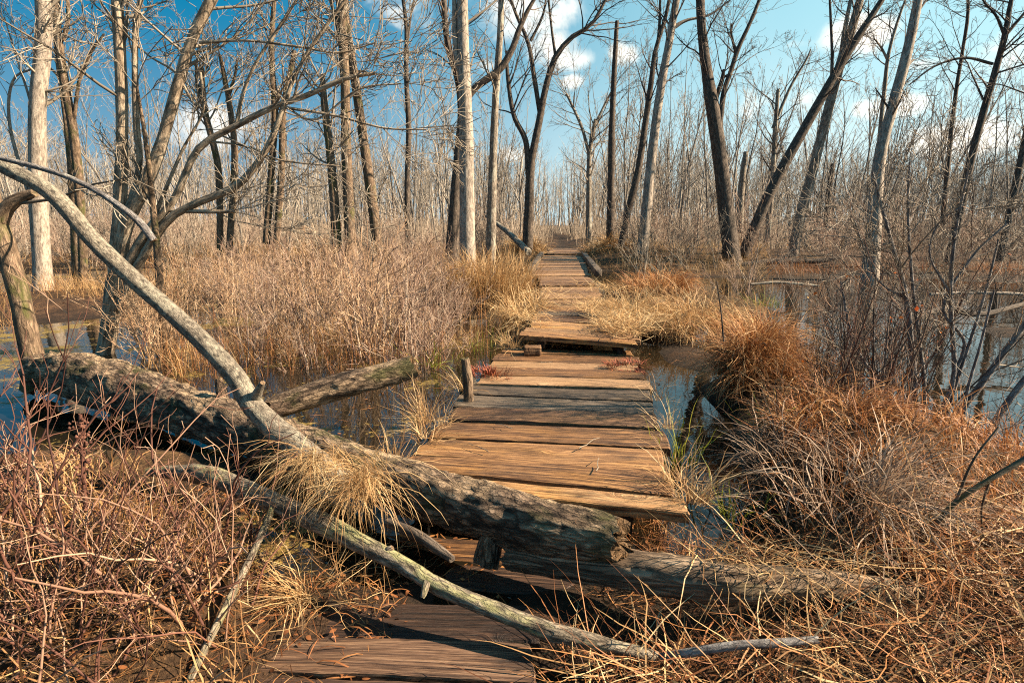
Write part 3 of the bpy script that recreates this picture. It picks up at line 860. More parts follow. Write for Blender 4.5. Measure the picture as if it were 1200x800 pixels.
# ---- trees one can tell apart, left to right
hero_tree('bare_tree', 'pale grey straight trunk, the stoutest of the trees behind the crooked mossy stem', 'tree',
          [[(52, 348, 36), (50, 325, 27), (45, 230, 25), (44, 130, 24), (51, 50, 23), (50, -20, 22)], [(45, 150, 6), (33, 110, 4), (20, 70, 3), (5, 20, 2)],
           [(38, 240, 7), (12, 150, 5), (15, 95, 4), (40, 80, 3)]], M['pale_bark'], M['twig_grey'], 11.3, crown=14)
hero_tree('bare_tree', 'slim brown trunk curving just right of the stout pale one', 'tree',
          [[(98, 340, 12), (96, 270, 13), (88, 170, 13), (76, 100, 13), (68, 45, 12), (64, -15, 11)], [(85, 155, 7), (93, 95, 5), (105, 65, 4), (122, 40, 3)],
           [(74, 48, 7), (80, 20, 6), (78, -15, 5)]], M['brown_bark'], M['twig_grey'], 13.0, crown=12)
hero_tree('bare_tree', 'thin straight brown trunk between the curving trunk and the many-stemmed tree', 'tree',
          [[(88, 330, 8), (84, 230, 8), (78, 150, 7), (66, 60, 6), (60, -10, 5)]], M['brown_bark'], M['twig_grey'], 15.0, crown=10)

# crooked mossy stem on the left edge
hero_tree('crooked_tree', 'crooked mossy brown stem with an arching broken limb beside the root end of the log', 'tree',
          [[(45, 455, 46), (40, 425, 34), (28, 370, 30), (14, 315, 30), (0, 270, 30), (-14, 220, 26), (-40, 120, 24), (-60, 20, 20)],
           [(-10, 300, 26), (2, 255, 24), (16, 236, 20), (40, 226, 14)]],
          M['brown_bark'], M['twig_grey'], 4.2, crown=3, k=18, rough=.12, clen=.9)

# many-stemmed tree
L1 = hero_tree('many_stemmed_tree', 'many-stemmed tree whose forked limbs spread over the leaning trunk', 'tree',
          [[(122, 420, 25.8), (128, 385, 23.2), (134, 330, 22.4), (139, 270, 19.8), (143, 180, 17.2), (142, 90, 16.3), (136, -20, 16.3)],
           [(138, 320, 18.9), (148, 262, 20.6), (172, 212, 18.9), (190, 165, 16.3), (207, 105, 15.5), (222, 55, 14.6), (238, 18, 14.6), (262, -25, 12.9)],
           [(148, 255, 9.5), (163, 195, 8.6), (160, 150, 9.5), (158, 80, 8.6), (160, 20, 7.7), (172, -20, 6.9)],
           [(136, 345, 13.8), (155, 300, 13.8), (175, 268, 12.0), (205, 232, 10.3), (232, 175, 9.5), (276, 148, 8.6), (324, 124, 7.7), (360, 112, 6.9), (405, 92, 6.0), (440, 86, 4.3)],
           [(140, 360, 13.8), (165, 305, 12.0), (199, 256, 11.2), (236, 236, 10.3), (280, 216, 10.3), (314, 172, 8.6), (332, 126, 6.9), (351, 78, 5.2), (392, 17, 4.3), (420, -20, 3.4)],
           [(277, 147, 6.0), (285, 110, 5.2), (300, 74, 4.3), (324, 37, 4.3), (351, -5, 3.4)],
           [(199, 247, 5.2), (240, 248, 6.0), (277, 248, 4.3)],
           [(234, 50, 5.2), (290, 48, 3.4), (350, 55, 3.4), (398, 62, 2.6), (440, 50, 1.7)],
           [(175, 268, 6.9), (212, 180, 4.3), (238, 130, 3.4), (235, 85, 3.4)],
           [(238, 128, 4.3), (225, 118, 4.3), (205, 85, 3.4), (170, 62, 2.6), (110, 5, 2.1)],
           [(240, 165, 3.4), (290, 172, 2.6), (330, 188, 2.6), (400, 195, 1.7)],
           [(332, 126, 4.3), (390, 135, 3.4), (450, 150, 2.6), (500, 152, 1.7)],
           [(332, 124, 3.4), (370, 140, 2.6), (420, 105, 2.6), (470, 98, 1.7)]],
          M['tan_bark'], M['twig_grey'], 5.7, crown=14, k=16, rough=.09, clen=1.0, t0=.45, rmin=.003, n=26)
hero_tree('bare_sapling', 'short reddish brown stem standing in water behind the leaning trunk', 'tree',
          [[(197, 430, 17), (194, 400, 15), (188, 340, 11), (184, 290, 10), (178, 230, 8), (170, 160, 6), (160, 100, 4)]], M['brown_bark'], M['twig_grey'], 5.6, crown=6, clen=.7)
hero_tree('bare_tree', 'forked grey tree standing alone behind the spreading limbs', 'tree',
          [[(258, 300, 9), (256, 200, 9), (240, 130, 9), (236, 80, 7)], [(243, 140, 6), (232, 105, 5), (230, 75, 4)], [(268, 300, 9), (275, 190, 9), (270, 130, 8), (258, 65, 5)],
           [(266, 120, 5), (275, 90, 4), (278, 70, 3)]], M['brown_bark'], M['twig_grey'], 15, crown=12)
hero_tree('bare_tree', 'twin brown trunks close together left of the row of leaning trunks', 'tree',
          [[(312, 285, 10), (318, 200, 9), (322, 130, 9), (318, 60, 7), (322, -10, 6)], [(324, 285, 9), (330, 200, 9), (332, 130, 8), (345, 60, 6)]], M['brown_bark'], M['twig_grey'], 16, crown=16)
hero_tree('bare_tree', 'leftmost of the tall brown trunks between the spreading limbs and white trunk', 'tree',
          [[(397, 318, 15), (394, 270, 13), (388, 190, 11), (380, 120, 9), (378, 88, 6)]], M['brown_bark'], M['twig_grey'], 13.5, crown=8)
hero_tree('bare_tree', 'tall brown trunk with flaking bark, second left of white trunk group', 'tree',
          [[(412, 322, 17), (410, 270, 14), (406, 180, 13), (404, 90, 12), (400, 20, 12), (398, -20, 11)], [(404, 80, 6), (395, 30, 5), (384, -10, 4)]], M['brown_bark'], M['twig_grey'], 13.5, crown=14)
hero_tree('bare_tree', 'tall brown trunk leaning left at the top, beside the flaking trunk', 'tree',
          [[(444, 306, 14), (438, 250, 13), (424, 150, 12), (414, 80, 11), (406, 30, 10), (402, -20, 9)]], M['brown_bark'], M['twig_grey'], 14.5, crown=14)
hero_tree('bare_tree', 'slender dark wavy trunk halfway between flaking trunks and white trunk', 'tree',
          [[(478, 296, 8), (477, 220, 7), (479, 150, 7), (476, 90, 6), (476, 30, 5), (470, -15, 4)], [(476, 60, 4), (482, 15, 3), (488, -10, 2.5)]], M['dark_bark'], M['twig_grey'], 17, crown=18)
hero_tree('white_tree', 'tall smooth whitish trunk, the brightest in the wood, left of the boardwalk', 'tree',
          [[(549, 335, 24), (548, 300, 20), (547, 220, 19), (546, 140, 17), (543, 60, 15), (541, -20, 14)], [(541, 90, 8), (534, 60, 7), (532, -15, 5)]], M['pale_bark'], M['twig_grey'], 13.6, crown=6, clen=2.0)
hero_tree('dark_tree', 'blackish leaning trunk half hidden behind the smooth whitish one', 'tree',
          [[(529, 310, 18), (533, 240, 14), (537, 180, 11), (541, 130, 10), (536, 90, 9), (524, 50, 8), (519, -15, 7)],
           [(542, 125, 9), (556, 104, 9), (585, 82, 9), (600, 58, 8), (609, 33, 7), (620, 10, 5), (632, -10, 4)]], M['dark_bark'], M['twig_dark'], 14.6, crown=12)
hero_tree('bare_tree', 'slim grey trunk just right of the smooth whitish one', 'tree',
          [[(575, 318, 13), (576, 250, 12), (578, 180, 10), (581, 110, 9), (586, 40, 8), (588, -20, 7)]], M['grey_bark'], M['twig_grey'], 14.8, crown=12)
hero_tree('forked_tree', 'dark tree forking into an open wineglass crown above the boardwalk', 'tree',
          [[(618, 292, 14), (620, 240, 12), (622, 195, 10), (632, 142, 9), (640, 101, 8), (651, 67, 7), (670, 44, 6), (694, 28, 5), (712, -5, 3)],
           [(619, 205, 7), (616, 165, 7), (602, 135, 6), (595, 90, 5), (594, 60, 3)],
           [(633, 135, 6), (626, 91, 6), (619, 51, 5), (604, 15, 4), (596, -10, 3)], [(651, 67, 4), (646, 30, 3), (642, -8, 3)], [(622, 48, 4), (636, 18, 3), (641, -10, 2)]],
          M['dark_bark'], M['twig_dark'], 20, crown=18, clen=2.4)
hero_tree('bare_tree', 'small grey tree with radiating crown right above the boardwalk end', 'tree',
          [[(690, 284, 8), (690, 230, 7), (691, 180, 6), (698, 140, 5)], [(691, 185, 4), (682, 150, 4), (664, 110, 3)], [(696, 150, 4), (710, 120, 3), (722, 98, 2)]], M['grey_bark'], M['twig_grey'], 26, crown=20, clen=2.4)
hero_tree('dead_snag', 'tall branchless dead trunk with a snapped top right of boardwalk', 'tree',
          [[(715, 292, 12), (716, 230, 10), (717, 150, 8), (720, 80, 7), (723, 25, 5)]], M['dark_bark'], M['twig_dark'], 20, crown=0)
hero_tree('bare_tree', 'crooked thin-crowned trunk left of the smooth blue-grey leaning one', 'tree',
          [[(727, 290, 9), (738, 240, 9), (748, 200, 9), (757, 140, 8), (764, 90, 7), (768, 60, 6), (780, 20, 5), (787, -15, 4)], [(764, 80, 4), (772, 40, 4), (774, -10, 3)]], M['dark_bark'], M['twig_dark'], 19, crown=18)
hero_tree('bare_tree', 'smooth blue-grey trunk leaning right between dead snag and rusty trunk', 'tree',
          [[(752, 298, 14), (758, 240, 13), (764, 180, 12), (774, 105, 11), (784, 50, 10), (796, -20, 9)], [(790, 32, 6), (805, 24, 4), (830, 18, 3), (850, 5, 2)]], M['pale_bark'], M['twig_dark'], 17.5, crown=10)
hero_tree('rusty_tree', 'stout dark trunk with a sunlit rusty base on the far bank', 'tree',
          [[(859, 315, 30), (855, 285, 22), (846, 205, 19), (836, 130, 17), (827, 75, 14), (822, 30, 12), (820, -20, 11)],
           [(842, 160, 8), (848, 110, 7), (856, 85, 6), (866, 55, 6), (880, 25, 5), (893, -8, 4)], [(838, 118, 7), (846, 95, 6), (848, 82, 4)], [(862, 62, 4), (857, 40, 3), (857, 28, 2)]],
          M['dark_bark'], M['twig_dark'], 17.0, crown=10, clen=2.2, rough=.1)
hero_tree('leaning_tree', 'dark trunk leaning far to the right across a paler crossing trunk', 'tree',
          [[(870, 300, 15), (888, 258, 14), (910, 210, 14), (942, 152, 13), (974, 95, 12), (1000, 52, 11), (1022, 18, 9), (1040, -10, 8)], [(974, 95, 4), (975, 60, 4), (972, -10, 3)]], M['dark_bark'], M['twig_dark'], 17.5, crown=12)
hero_tree('leaning_tree', 'paler trunk crossing behind the dark one that leans far over', 'tree',
          [[(928, 310, 15), (936, 262, 14), (952, 202, 13), (969, 135, 13), (985, 75, 13), (998, 35, 12), (1012, -15, 10)], [(985, 70, 7), (990, 35, 6), (1000, -15, 5)]], M['grey_bark'], M['twig_dark'], 18.3, crown=12)
hero_tree('bare_tree', 'thick blue-grey trunk with a broken side stub beyond the leafy shrub', 'tree',
          [[(1018, 335, 26), (1022, 290, 22), (1030, 190, 17), (1045, 128, 15), (1058, 82, 15), (1068, 40, 14), (1080, -20, 12)], [(1056, 88, 8), (1064, 76, 6), (1071, 70, 3)]], M['pale_bark'], M['twig_dark'], 13.5, crown=8)
hero_tree('bare_tree', 'forking thin grey tree just left of the thick blue-grey trunk', 'tree',
          [[(1025, 240, 6), (1030, 170, 6), (1037, 100, 6), (1041, 65, 5), (1052, 25, 4), (1065, -10, 3)], [(1040, 70, 4), (1032, 55, 3), (1024, 45, 2)]], M['grey_bark'], M['twig_dark'], 20, crown=16)
hero_tree('bare_tree', 'dark slanting trunk with reaching limbs, tallest near the far right', 'tree',
          [[(1112, 310, 14), (1122, 262, 13), (1134, 205, 12), (1150, 140, 11), (1166, 85, 10), (1178, 40, 9), (1184, 5, 7), (1190, -20, 5)], [(1163, 75, 5), (1130, 68, 4), (1095, 78, 3), (1065, 100, 2)],
           [(1178, 42, 6), (1190, 28, 5), (1205, 10, 4)], [(1178, 45, 5), (1168, 20, 4), (1155, 5, 3)]], M['dark_bark'], M['twig_dark'], 16, crown=16)
hero_tree('bare_tree', 'thin dark wavy trunk close left of the slanting one with reaching limbs', 'tree',
          [[(1105, 262, 8), (1112, 180, 7), (1120, 110, 6), (1128, 60, 5), (1134, 20, 5), (1134, -15, 4)]], M['dark_bark'], M['twig_dark'], 18, crown=18)
hero_tree('bare_tree', 'dark slanting trunk cut by the edge, farthest right of all', 'tree',
          [[(1172, 305, 12), (1182, 256, 11), (1200, 170, 10), (1215, 90, 9), (1225, 0, 8)]], M['dark_bark'], M['twig_dark'], 15, crown=14)
hero_tree('dead_snag', 'pale broken stump of a trunk between rusty trunk and leaning trunk', 'tree',
          [[(866, 272, 11), (868, 230, 9), (871, 200, 8), (874, 178, 6)]], M['grey_bark'], M['twig_grey'], 24, crown=0)
hero_tree('dead_snag', 'dark broken stump of a trunk right of the crossing trunks', 'tree',
          [[(968, 272, 10), (971, 230, 8), (976, 192, 6)]], M['dark_bark'], M['twig_dark'], 24, crown=0)
hero_tree('bare_tree', 'thin grey trunk reaching up and right between rusty and leaning trunks', 'tree',
          [[(898, 290, 7), (904, 230, 7), (908, 160, 6), (912, 105, 5)], [(906, 150, 5), (925, 105, 4), (945, 70, 3), (950, 58, 2)]], M['grey_bark'], M['twig_dark'], 22, crown=12)

# ------------------------------------------------------------------ far wood
def far_tree_variant(h, r, bend, seed):
    random.seed(seed)
    out = {}
    c = dict(CFG_TREE); c['n'] = [10, 6, 4, 3]; c['wander'] = [bend, .12, .18, .2]; c['kids'] = [13, 5, 3]; c['t0'] = [.28, .2, .2]; c['len'] = (.16, .40); c['tip'] = .18; c['ang'] = (18, 45); c['up'] = [.05, .10, .06, .03]
    grow(out, (0, 0, -.15), unit(np.array([random.gauss(0, .06), random.gauss(0, .06), 1])), h, r, 0, c, .0065)
    root = thing('far_tree', 'thin bare young tree among the many of the wood behind', 'tree', (0, 0, 0), 'thin bare trees of the wood behind')
    root['h'] = h
    mb = MB(); emit(out, mb, [6], lv=(0,), tint=random.uniform(.08, .7)); mb.build('trunk', M['far_bark'], root)
    mb = MB(); emit(out, mb, [4, 4, 3, 3], lv=(1, 2, 3)); mb.build('crown', M['far_bark'], root)
    return root


variants = [far_tree_variant(h, r, b_, i + 100) for i, (h, r, b_) in enumerate(((9, .075, .05), (11, .08, .04), (7.5, .055, .07), (12.5, .095, .05), (8.5, .065, .09), (10, .075, .06), (6.5, .05, .06), (11.5, .075, .08)))]
random.seed(5)
placed, used = [], 0
tries = 0
while len(placed) < 292 and tries < 6000:
    tries += 1
    d = 21 + 36 * random.random() ** 1.1
    x = (random.random() ** .85 * 2 - 1) * (d * .98 + 1)
    if abs(x - path_x(d)) < 1.6 + .02 * d:
        continue
    if any((x - a) ** 2 + (d - b_) ** 2 < (.45 + d * .010) ** 2 for a, b_ in placed):
        continue
    placed.append((x, d))
for i, (x, y) in enumerate(placed):
    v = variants[i % 8]
    loc = (x, y, float(gh(x, y)))
    sc = min(random.uniform(.13, .33) * y / v['h'], 1.15); rz = random.uniform(0, 6.28); tl = (random.gauss(0, .05), random.gauss(0, .05))
    if i < 8:
        v.location = loc; v.rotation_euler = (tl[0], tl[1], rz); v.scale = (sc,) * 3
    else:
        dup(v, loc, rz, sc, tilt=tl)

# the far wood beyond, one mass
mb = MB()
N = 2600
d = 50 + 80 * rng.random(N) ** 1.2
x = (rng.random(N) * 2 - 1) * (d * 1.05 + 4)
ok = np.abs(x - path_x(d)) > 1.0
d, x = d[ok], x[ok]; N = len(d)
h = np.minimum(rng.uniform(.06, .17, N) * d, 12)
tt = np.linspace(0, 1, 6)
P = np.zeros((N, 6, 3))
lean = rng.normal(0, .06, (N, 2))
wob = np.cumsum(rng.normal(0, .16, (N, 6, 2)), 1)
P[:, :, 0] = x[:, None] + lean[:, :1] * h[:, None] * tt + wob[:, :, 0]
P[:, :, 1] = d[:, None] + lean[:, 1:] * h[:, None] * tt + wob[:, :, 1]
P[:, :, 2] = gh(x, d)[:, None] - .1 + h[:, None] * tt
R = rng.uniform(.03, .10, N)[:, None] * (1 - .75 * tt)
mb.tubes(P, R, 4)
nb = 11
for b_ in range(nb):
    t0_ = rng.uniform(.25, .95, N)
    ii = np.minimum((t0_ * 5).astype(int), 4); ff = t0_ * 5 - ii
    p0 = P[np.arange(N), ii] * (1 - ff)[:, None] + P[np.arange(N), ii + 1] * ff[:, None]
    az = rng.uniform(0, 6.28, N); L = h * rng.uniform(.12, .3, N) * (1.2 - t0_ * .6)
    dirs = np.stack([np.cos(az) * .6, np.sin(az) * .6, rng.uniform(.6, 1.1, N)], -1)
    t4 = np.linspace(0, 1, 4)
    PB = p0[:, None] + dirs[:, None] * (L[:, None] * t4)[:, :, None] + np.cumsum(rng.normal(0, .05, (N, 4, 3)), 1)
    mb.tubes(PB, (R[:, 2] * .42)[:, None] * (1 - .6 * t4), 3)
    for s2 in range(2):
        tb = rng.uniform(.3, .9, N)
        q0 = p0 + dirs * (L * tb)[:, None]
        az2 = az + rng.normal(0, 1.2, N)
        d2 = np.stack([np.cos(az2) * .7, np.sin(az2) * .7, rng.uniform(.3, 1.1, N)], -1)
        PC = q0[:, None] + d2[:, None] * (L[:, None] * .55 * np.linspace(0, 1, 3))[:, :, None]
        mb.tubes(PC, np.full((N, 3), .012) * (1 - .3 * np.linspace(0, 1, 3)), 3)
tag(mb.build('distant_wood', M['far_bark']), kind='stuff')
mb = MB()
N = 5200
d = 24 + 75 * rng.random(N)
x = (rng.random(N) * 2 - 1) * (d * 1.02 + 3)
ok = np.abs(x - path_x(d)) > .9
d, x = d[ok], x[ok]; N = len(d)
ST_ = 7
d, x = np.repeat(d, ST_), np.repeat(x, ST_); N = len(d)
az = rng.uniform(0, 6.28, N); L = rng.uniform(.7, 2.2, N); ln = rng.uniform(.05, .6, N)
dirs = np.stack([np.cos(az) * np.sin(ln), np.sin(az) * np.sin(ln), np.cos(ln)], -1)
p0 = np.stack([x + rng.normal(0, .25, N), d + rng.normal(0, .25, N), gh(x, d) - .05], -1)
t4 = np.linspace(0, 1, 4)
PB = p0[:, None] + dirs[:, None] * (L[:, None] * t4)[:, :, None] + np.cumsum(rng.normal(0, .05, (N, 4, 3)), 1)
mb.tubes(PB, np.full((N, 4), .010) * (1 - .4 * t4), 3)
tag(mb.build('distant_undergrowth', M['far_brush']), kind='stuff')


# ------------------------------------------------------------------ shrubs
def shrub_variant(name, label, group, h, ns, mat, seed, spread=.45, r=.007, kids_=(6, 3), rmin=.002, leaves=0):
    random.seed(seed)
    out = {}
    c = dict(CFG_SHRUB); c['kids'] = list(kids_)
    for i in range(ns):
        az = random.uniform(0, 6.28); rr = random.uniform(0, .14)
        ln = abs(random.gauss(0, spread))
        grow(out, (rr * math.cos(az), rr * math.sin(az), -.08), np.array([math.cos(az) * math.sin(ln), math.sin(az) * math.sin(ln), math.cos(ln)]), h * random.uniform(.6, 1.15), r * random.uniform(.6, 1.2), 0, c, rmin)
    root = thing(name, label, 'shrub', (0, 0, 0), group)
    mb = MB(); emit(out, mb, [5], lv=(0,)); mb.build('stems', mat, root)
    mb = MB(); emit(out, mb, [4, 3, 3], lv=(1, 2)); mb.build('crown', mat, root)
    if leaves:
        mb = MB()
        ends = [p[-1] for k_, l_ in out.items() if k_[0] == 2 for p, _ in l_]
        for p in random.sample(ends, leaves):
            a = rng.normal(0, 1, 3); a /= np.linalg.norm(a); b2 = unit(np.cross(a, (.3, .2, 1))); s_ = random.uniform(.02, .035)
            nrm = np.cross(a, b2)
            mb.add([p, p + a * s_ * .5 + b2 * s_ * .4 + nrm * s_ * .15, p + a * s_, p + a * s_ * .5 - b2 * s_ * .4 + nrm * s_ * .1], quads=[(0, 1, 2, 3)], tint=random.random())
        mb.build('leaves', M['red_leaf'], root)
    return root


def scatter(vs, spots, sc=(.8, 1.2)):
    for i, (x, y) in enumerate(spots):
        loc = (x, y, min(float(gh(x, y)), .25) if False else float(max(gh(x, y), -.12)))
        s_ = random.uniform(*sc); rz = random.uniform(0, 6.28)
        if i < len(vs):
            vs[i].location = loc; vs[i].rotation_euler = (0, 0, rz); vs[i].scale = (s_,) * 3
        else:
            dup(vs[i % len(vs)], loc, rz, s_)


def spots_px(n, x0, x1, y0, y1, z=0.0, clear=.85, sep=.2, seed=1):
    rr = random.Random(seed); out = []
    t_ = 0
    while len(out) < n and t_ < 4000:
        t_ += 1
        p = G(rr.uniform(x0, x1), rr.uniform(y0, y1), z)
        if abs(p[0] - path_x(p[1])) < clear or any((p[0] - a) ** 2 + (p[1] - b_) ** 2 < sep ** 2 for a, b_ in out):
            continue
        out.append((p[0], p[1]))
    return out


lab = 'bare reddish twiggy shrub rising from the shallow water left of the boardwalk'
grp = 'reddish shrubs left of the boardwalk'
vs = [shrub_variant('twiggy_shrub', lab, grp, h_, n_, M['twig_red'] if i % 3 else M['twig_tan'], 40 + i, spread=.5, r=.0095, rmin=.0026) for i, (h_, n_) in enumerate(((1.1, 13), (1.3, 11), (.9, 14), (1.5, 10), (1.2, 12)))]
random.seed(21)
scatter(vs, spots_px(88, 185, 545, 316, 432, seed=3), (.45, .92))
lab = 'bare grey-brown twiggy shrub with a few red leaves right of the boardwalk'
grp = 'grey-brown shrubs right of the boardwalk'
vs = [shrub_variant('twiggy_shrub', lab, grp, h_, n_, M['twig_dark'] if i % 2 else M['twig_red'], 60 + i, spread=.5, leaves=7, r=.008) for i, (h_, n_) in enumerate(((1.2, 9), (1.6, 8), (1.0, 10), (1.8, 8)))]
random.seed(22)
scatter(vs, spots_px(30, 850, 1290, 298, 372, seed=4), (.5, .9))
lab = 'bare tan twiggy shrub in the middle distance under the trees'
grp = 'tan shrubs under the trees'
vs = [shrub_variant('twiggy_shrub', lab, grp, h_, n_, M['far_brush'] if i % 2 else M['twig_red'], 80 + i, spread=.5, r=.009, rmin=.0035) for i, (h_, n_) in enumerate(((1.3, 10), (1.7, 9), (2.1, 9), (1.0, 12), (1.5, 10)))]
random.seed(23)
scatter(vs, spots_px(190, -20, 1220, 283, 318, clear=1.5, sep=.35, seed=6), (.7, 1.2))

lab = 'upright dark-stemmed rusty shrub between the large grey tussock and tall bare shrub'
grp = 'upright rusty stems on the right bank'
vs = [shrub_variant('upright_shrub', lab, grp, h_, n_, M['weed_red'] if i % 2 else M['twig_dark'], 120 + i, spread=.16, leaves=4, r=.007, kids_=(5, 2), rmin=.0018) for i, (h_, n_) in enumerate(((1.0, 9), (1.2, 7), (.8, 10)))]
random.seed(24)
scatter(vs, spots_px(15, 962, 1085, 425, 525, z=.1, sep=.12, seed=9), (.6, 1.05))

lab = 'pale crooked bare shrub with light bent branches beside the walk and far bank'
grp = 'pale crooked shrubs on the far bank'
vs = [shrub_variant('crooked_shrub', lab, grp, h_, n_, M['twig_grey'], 140 + i, spread=.7, r=.013, kids_=(5, 3), rmin=.004) for i, (h_, n_) in enumerate(((1.5, 6), (1.9, 5), (1.2, 7)))]
random.seed(25)
scatter(vs, spots_px(16, 745, 880, 300, 332, clear=1.0, sep=.3, seed=12), (.7, 1.1))

# tall bare shrub close on the right, drawn stem by stem
hero_tree('tall_bare_shrub', 'tall many-stemmed bare grey shrub closest on the right bank', 'shrub',
          [[(1078, 540, 9), (1072, 450, 9), (1062, 350, 8), (1046, 290, 6), (1034, 245, 5), (1022, 200, 3)],
           [(1082, 540, 7), (1083, 450, 6), (1070, 340, 5), (1064, 250, 4), (1066, 190, 3)],
           [(1088, 540, 9), (1104, 480, 8), (1118, 440, 7), (1114, 345, 6), (1120, 270, 5), (1135, 200, 3)],
           [(1096, 540, 11), (1112, 500, 11), (1150, 450, 10), (1205, 375, 9), (1260, 310, 7)],
           [(1118, 440, 6), (1130, 400, 5), (1105, 360, 4), (1140, 300, 4), (1180, 262, 3)],
           [(1092, 540, 7), (1120, 450, 6), (1140, 390, 5), (1158, 330, 4), (1170, 280, 3)],
           [(1082, 545, 6), (1030, 450, 5), (1000, 400, 4), (985, 330, 3)],
           [(1062, 350, 4), (1030, 330, 3), (1012, 290, 3), (1000, 255, 2)],
           [(1114, 345, 4), (1090, 300, 3), (1100, 262, 2.5), (1130, 240, 2)]],
          M['stick_bark'], M['twig_grey'], 3.3, crown=16, k=8, rough=.03, clen=.55, ext=0, rmin=.0015, t0=.3)
hero_tree('bare_shrub', 'bare shrub with thick arching stems at the far right edge', 'shrub',
          [[(1140, 560, 12), (1160, 505, 11), (1205, 440, 10), (1260, 390, 8)], [(1145, 560, 9), (1190, 540, 8), (1215, 525, 7)], [(1138, 560, 6), (1130, 480, 5), (1150, 400, 4), (1165, 340, 3)]],
          M['stick_bark'], M['twig_grey'], 3.0, crown=8, k=8, rough=.03, clen=.5, ext=0, rmin=.0013)
for i, (px, py, d) in enumerate(((842, 330, 3.6), )):
    hero_tree('dead_stalk', 'single thin dark upright stalk rising out of the drooping grey tussock', 'stalk',
              [[(848, 400, 2.4), (845, 365, 2), (840, 330, 1.5)]], M['dark_bark'], M['twig_dark'], d, crown=0, ext=0, k=5, rough=0)


# ------------------------------------------------------------------ fallen wood
def log(name, label, pts, mat, n=60, k=28, rough=.13, rf=9, flat=1.0, cap=True, cat='log', group=None, stubs=(), d=None, peel=0.0):
    P, R = pixline(pts, n, d)
    b0 = P[len(P) // 2]
    root = thing(name, label, cat, (b0[0], b0[1], 0), group)
    mb = MB(); mb.tubes(P[None], R[None], k, tint=.5, cap=cap, rough=rough, rf=rf, flat=flat, peel=peel)
    mb.build('trunk' if cat == 'log' else 'stick', mat, root)
    for st in stubs:
        P2, R2 = pixline(st, 10, d)
        mb = MB(); mb.tubes(P2[None], R2[None], 10, tint=.5, cap=True, rough=.15, rf=20)
        mb.build('branch_stub', mat, root)
    return root


LOG = log('fallen_log', 'big mossy fallen log with flaking bark and a broken end across the boardwalk',
          [(48, 434, 50, 4.15), (90, 440, 68, 3.95), (150, 458, 70, 3.65), (220, 482, 62, 3.3), (320, 516, 62, 2.85), (420, 551, 60, 2.42), (520, 584, 62, 2.12), (620, 612, 62, 1.88), (690, 626, 56, 1.755), (727, 634, 50, 1.70)],
          M['log_bark'], n=260, k=64, rough=.11, rf=15, peel=.5, stubs=[[(578, 622, 26, 1.93), (573, 640, 30, 1.92), (570, 660, 32, 1.91)], [(262, 468, 14, 3.2), (258, 455, 12, 3.2), (256, 443, 8, 3.2)]])
log('fallen_log', 'short log with dark bark and snapped orange end pointing up from the water',
    [(320, 478, 30, 3.3), (350, 468, 32, 3.35), (400, 452, 31, 3.4), (450, 440, 28, 3.45), (484, 430, 26, 3.5)], M['log_bark'], n=80, k=36, rough=.11, rf=12, peel=.7)
log('fallen_log', 'bark-stripped fallen log lying beneath the broken end and under grass',
    [(600, 648, 36, 1.90), (680, 660, 44, 1.78), (760, 671, 48, 1.68), (850, 680, 48, 1.58), (930, 684, 42, 1.57), (1020, 690, 36, 1.57), (1110, 700, 30, 1.57)], M['bleached_wood'], n=150, k=48, rough=.14, rf=13, peel=.6)
log('fallen_tree', 'smooth grey leaning trunk slanting down from upper left onto the mossy log',
    [(-160, 95, 21.7, 2.9), (-60, 155, 22.5, 2.85), (0, 192, 22.5, 2.8), (62, 228, 23.4, 2.75), (110, 282, 23.4, 2.72), (160, 330, 23.4, 2.7), (230, 392, 24.2, 2.62), (275, 440, 25.1, 2.55), (300, 480, 26.8, 2.48), (345, 520, 30.1, 2.36), (410, 572, 31.8, 2.16)],
    M['lichen_bark'], n=150, k=30, rough=.085, rf=16, cat='tree', stubs=[[(298, 468, 15.0, 2.5), (304, 455, 10.0, 2.46), (308, 448, 6.7, 2.44)]])
log('hanging_branch', 'thin bluish bare branch arching over the leaning trunk and ending in the air',
    [(-30, 178, 8, 2.6), (20, 190, 8, 2.58), (70, 204, 8, 2.55), (110, 222, 8, 2.53), (145, 245, 9, 2.5), (165, 262, 10, 2.5), (180, 282, 10, 2.5)], M['stick_bark'], n=36, k=12, rough=.05, rf=20, cat='branch')
log('fallen_branch', 'long thin pale split branch slanting across the front of the boardwalk',
    [(175, 553, 12, 2.35), (240, 556, 26, 2.2), (300, 580, 26, 2.02), (360, 605, 26, 1.88), (420, 634, 23, 1.75), (470, 660, 20, 1.66), (520, 690, 20, 1.58), (580, 715, 20, 1.52), (640, 738, 20, 1.47), (700, 752, 18, 1.44), (770, 770, 14, 1.42)],
    M['mossy_stick'], n=140, k=26, rough=.12, rf=22, peel=.6, cat='branch', stubs=[[(500, 682, 10, 1.58), (497, 694, 8, 1.55), (495, 700, 5, 1.54)], [(452, 650, 12, 1.7), (456, 644, 10, 1.69), (460, 641, 6, 1.69)]])
log('fallen_stick', 'smooth grey stick poking out of the straw at the bottom',
    [(775, 770, 11, 1.42), (810, 764, 11, 1.38), (860, 756, 11, 1.36), (910, 753, 11, 1.35), (958, 749, 10, 1.35)], M['stick_bark'], n=30, k=14, rough=.06, rf=20, cat='stick')
log('fallen_stick', 'thin tan stick standing aslant between weeds and nearest planks',
    [(322, 590, 8, 1.95), (300, 640, 9, 1.75), (270, 700, 10, 1.55), (235, 770, 10, 1.38), (215, 810, 10, 1.3)], M['mossy_stick'], n=30, k=12, rough=.06, rf=20, cat='stick')
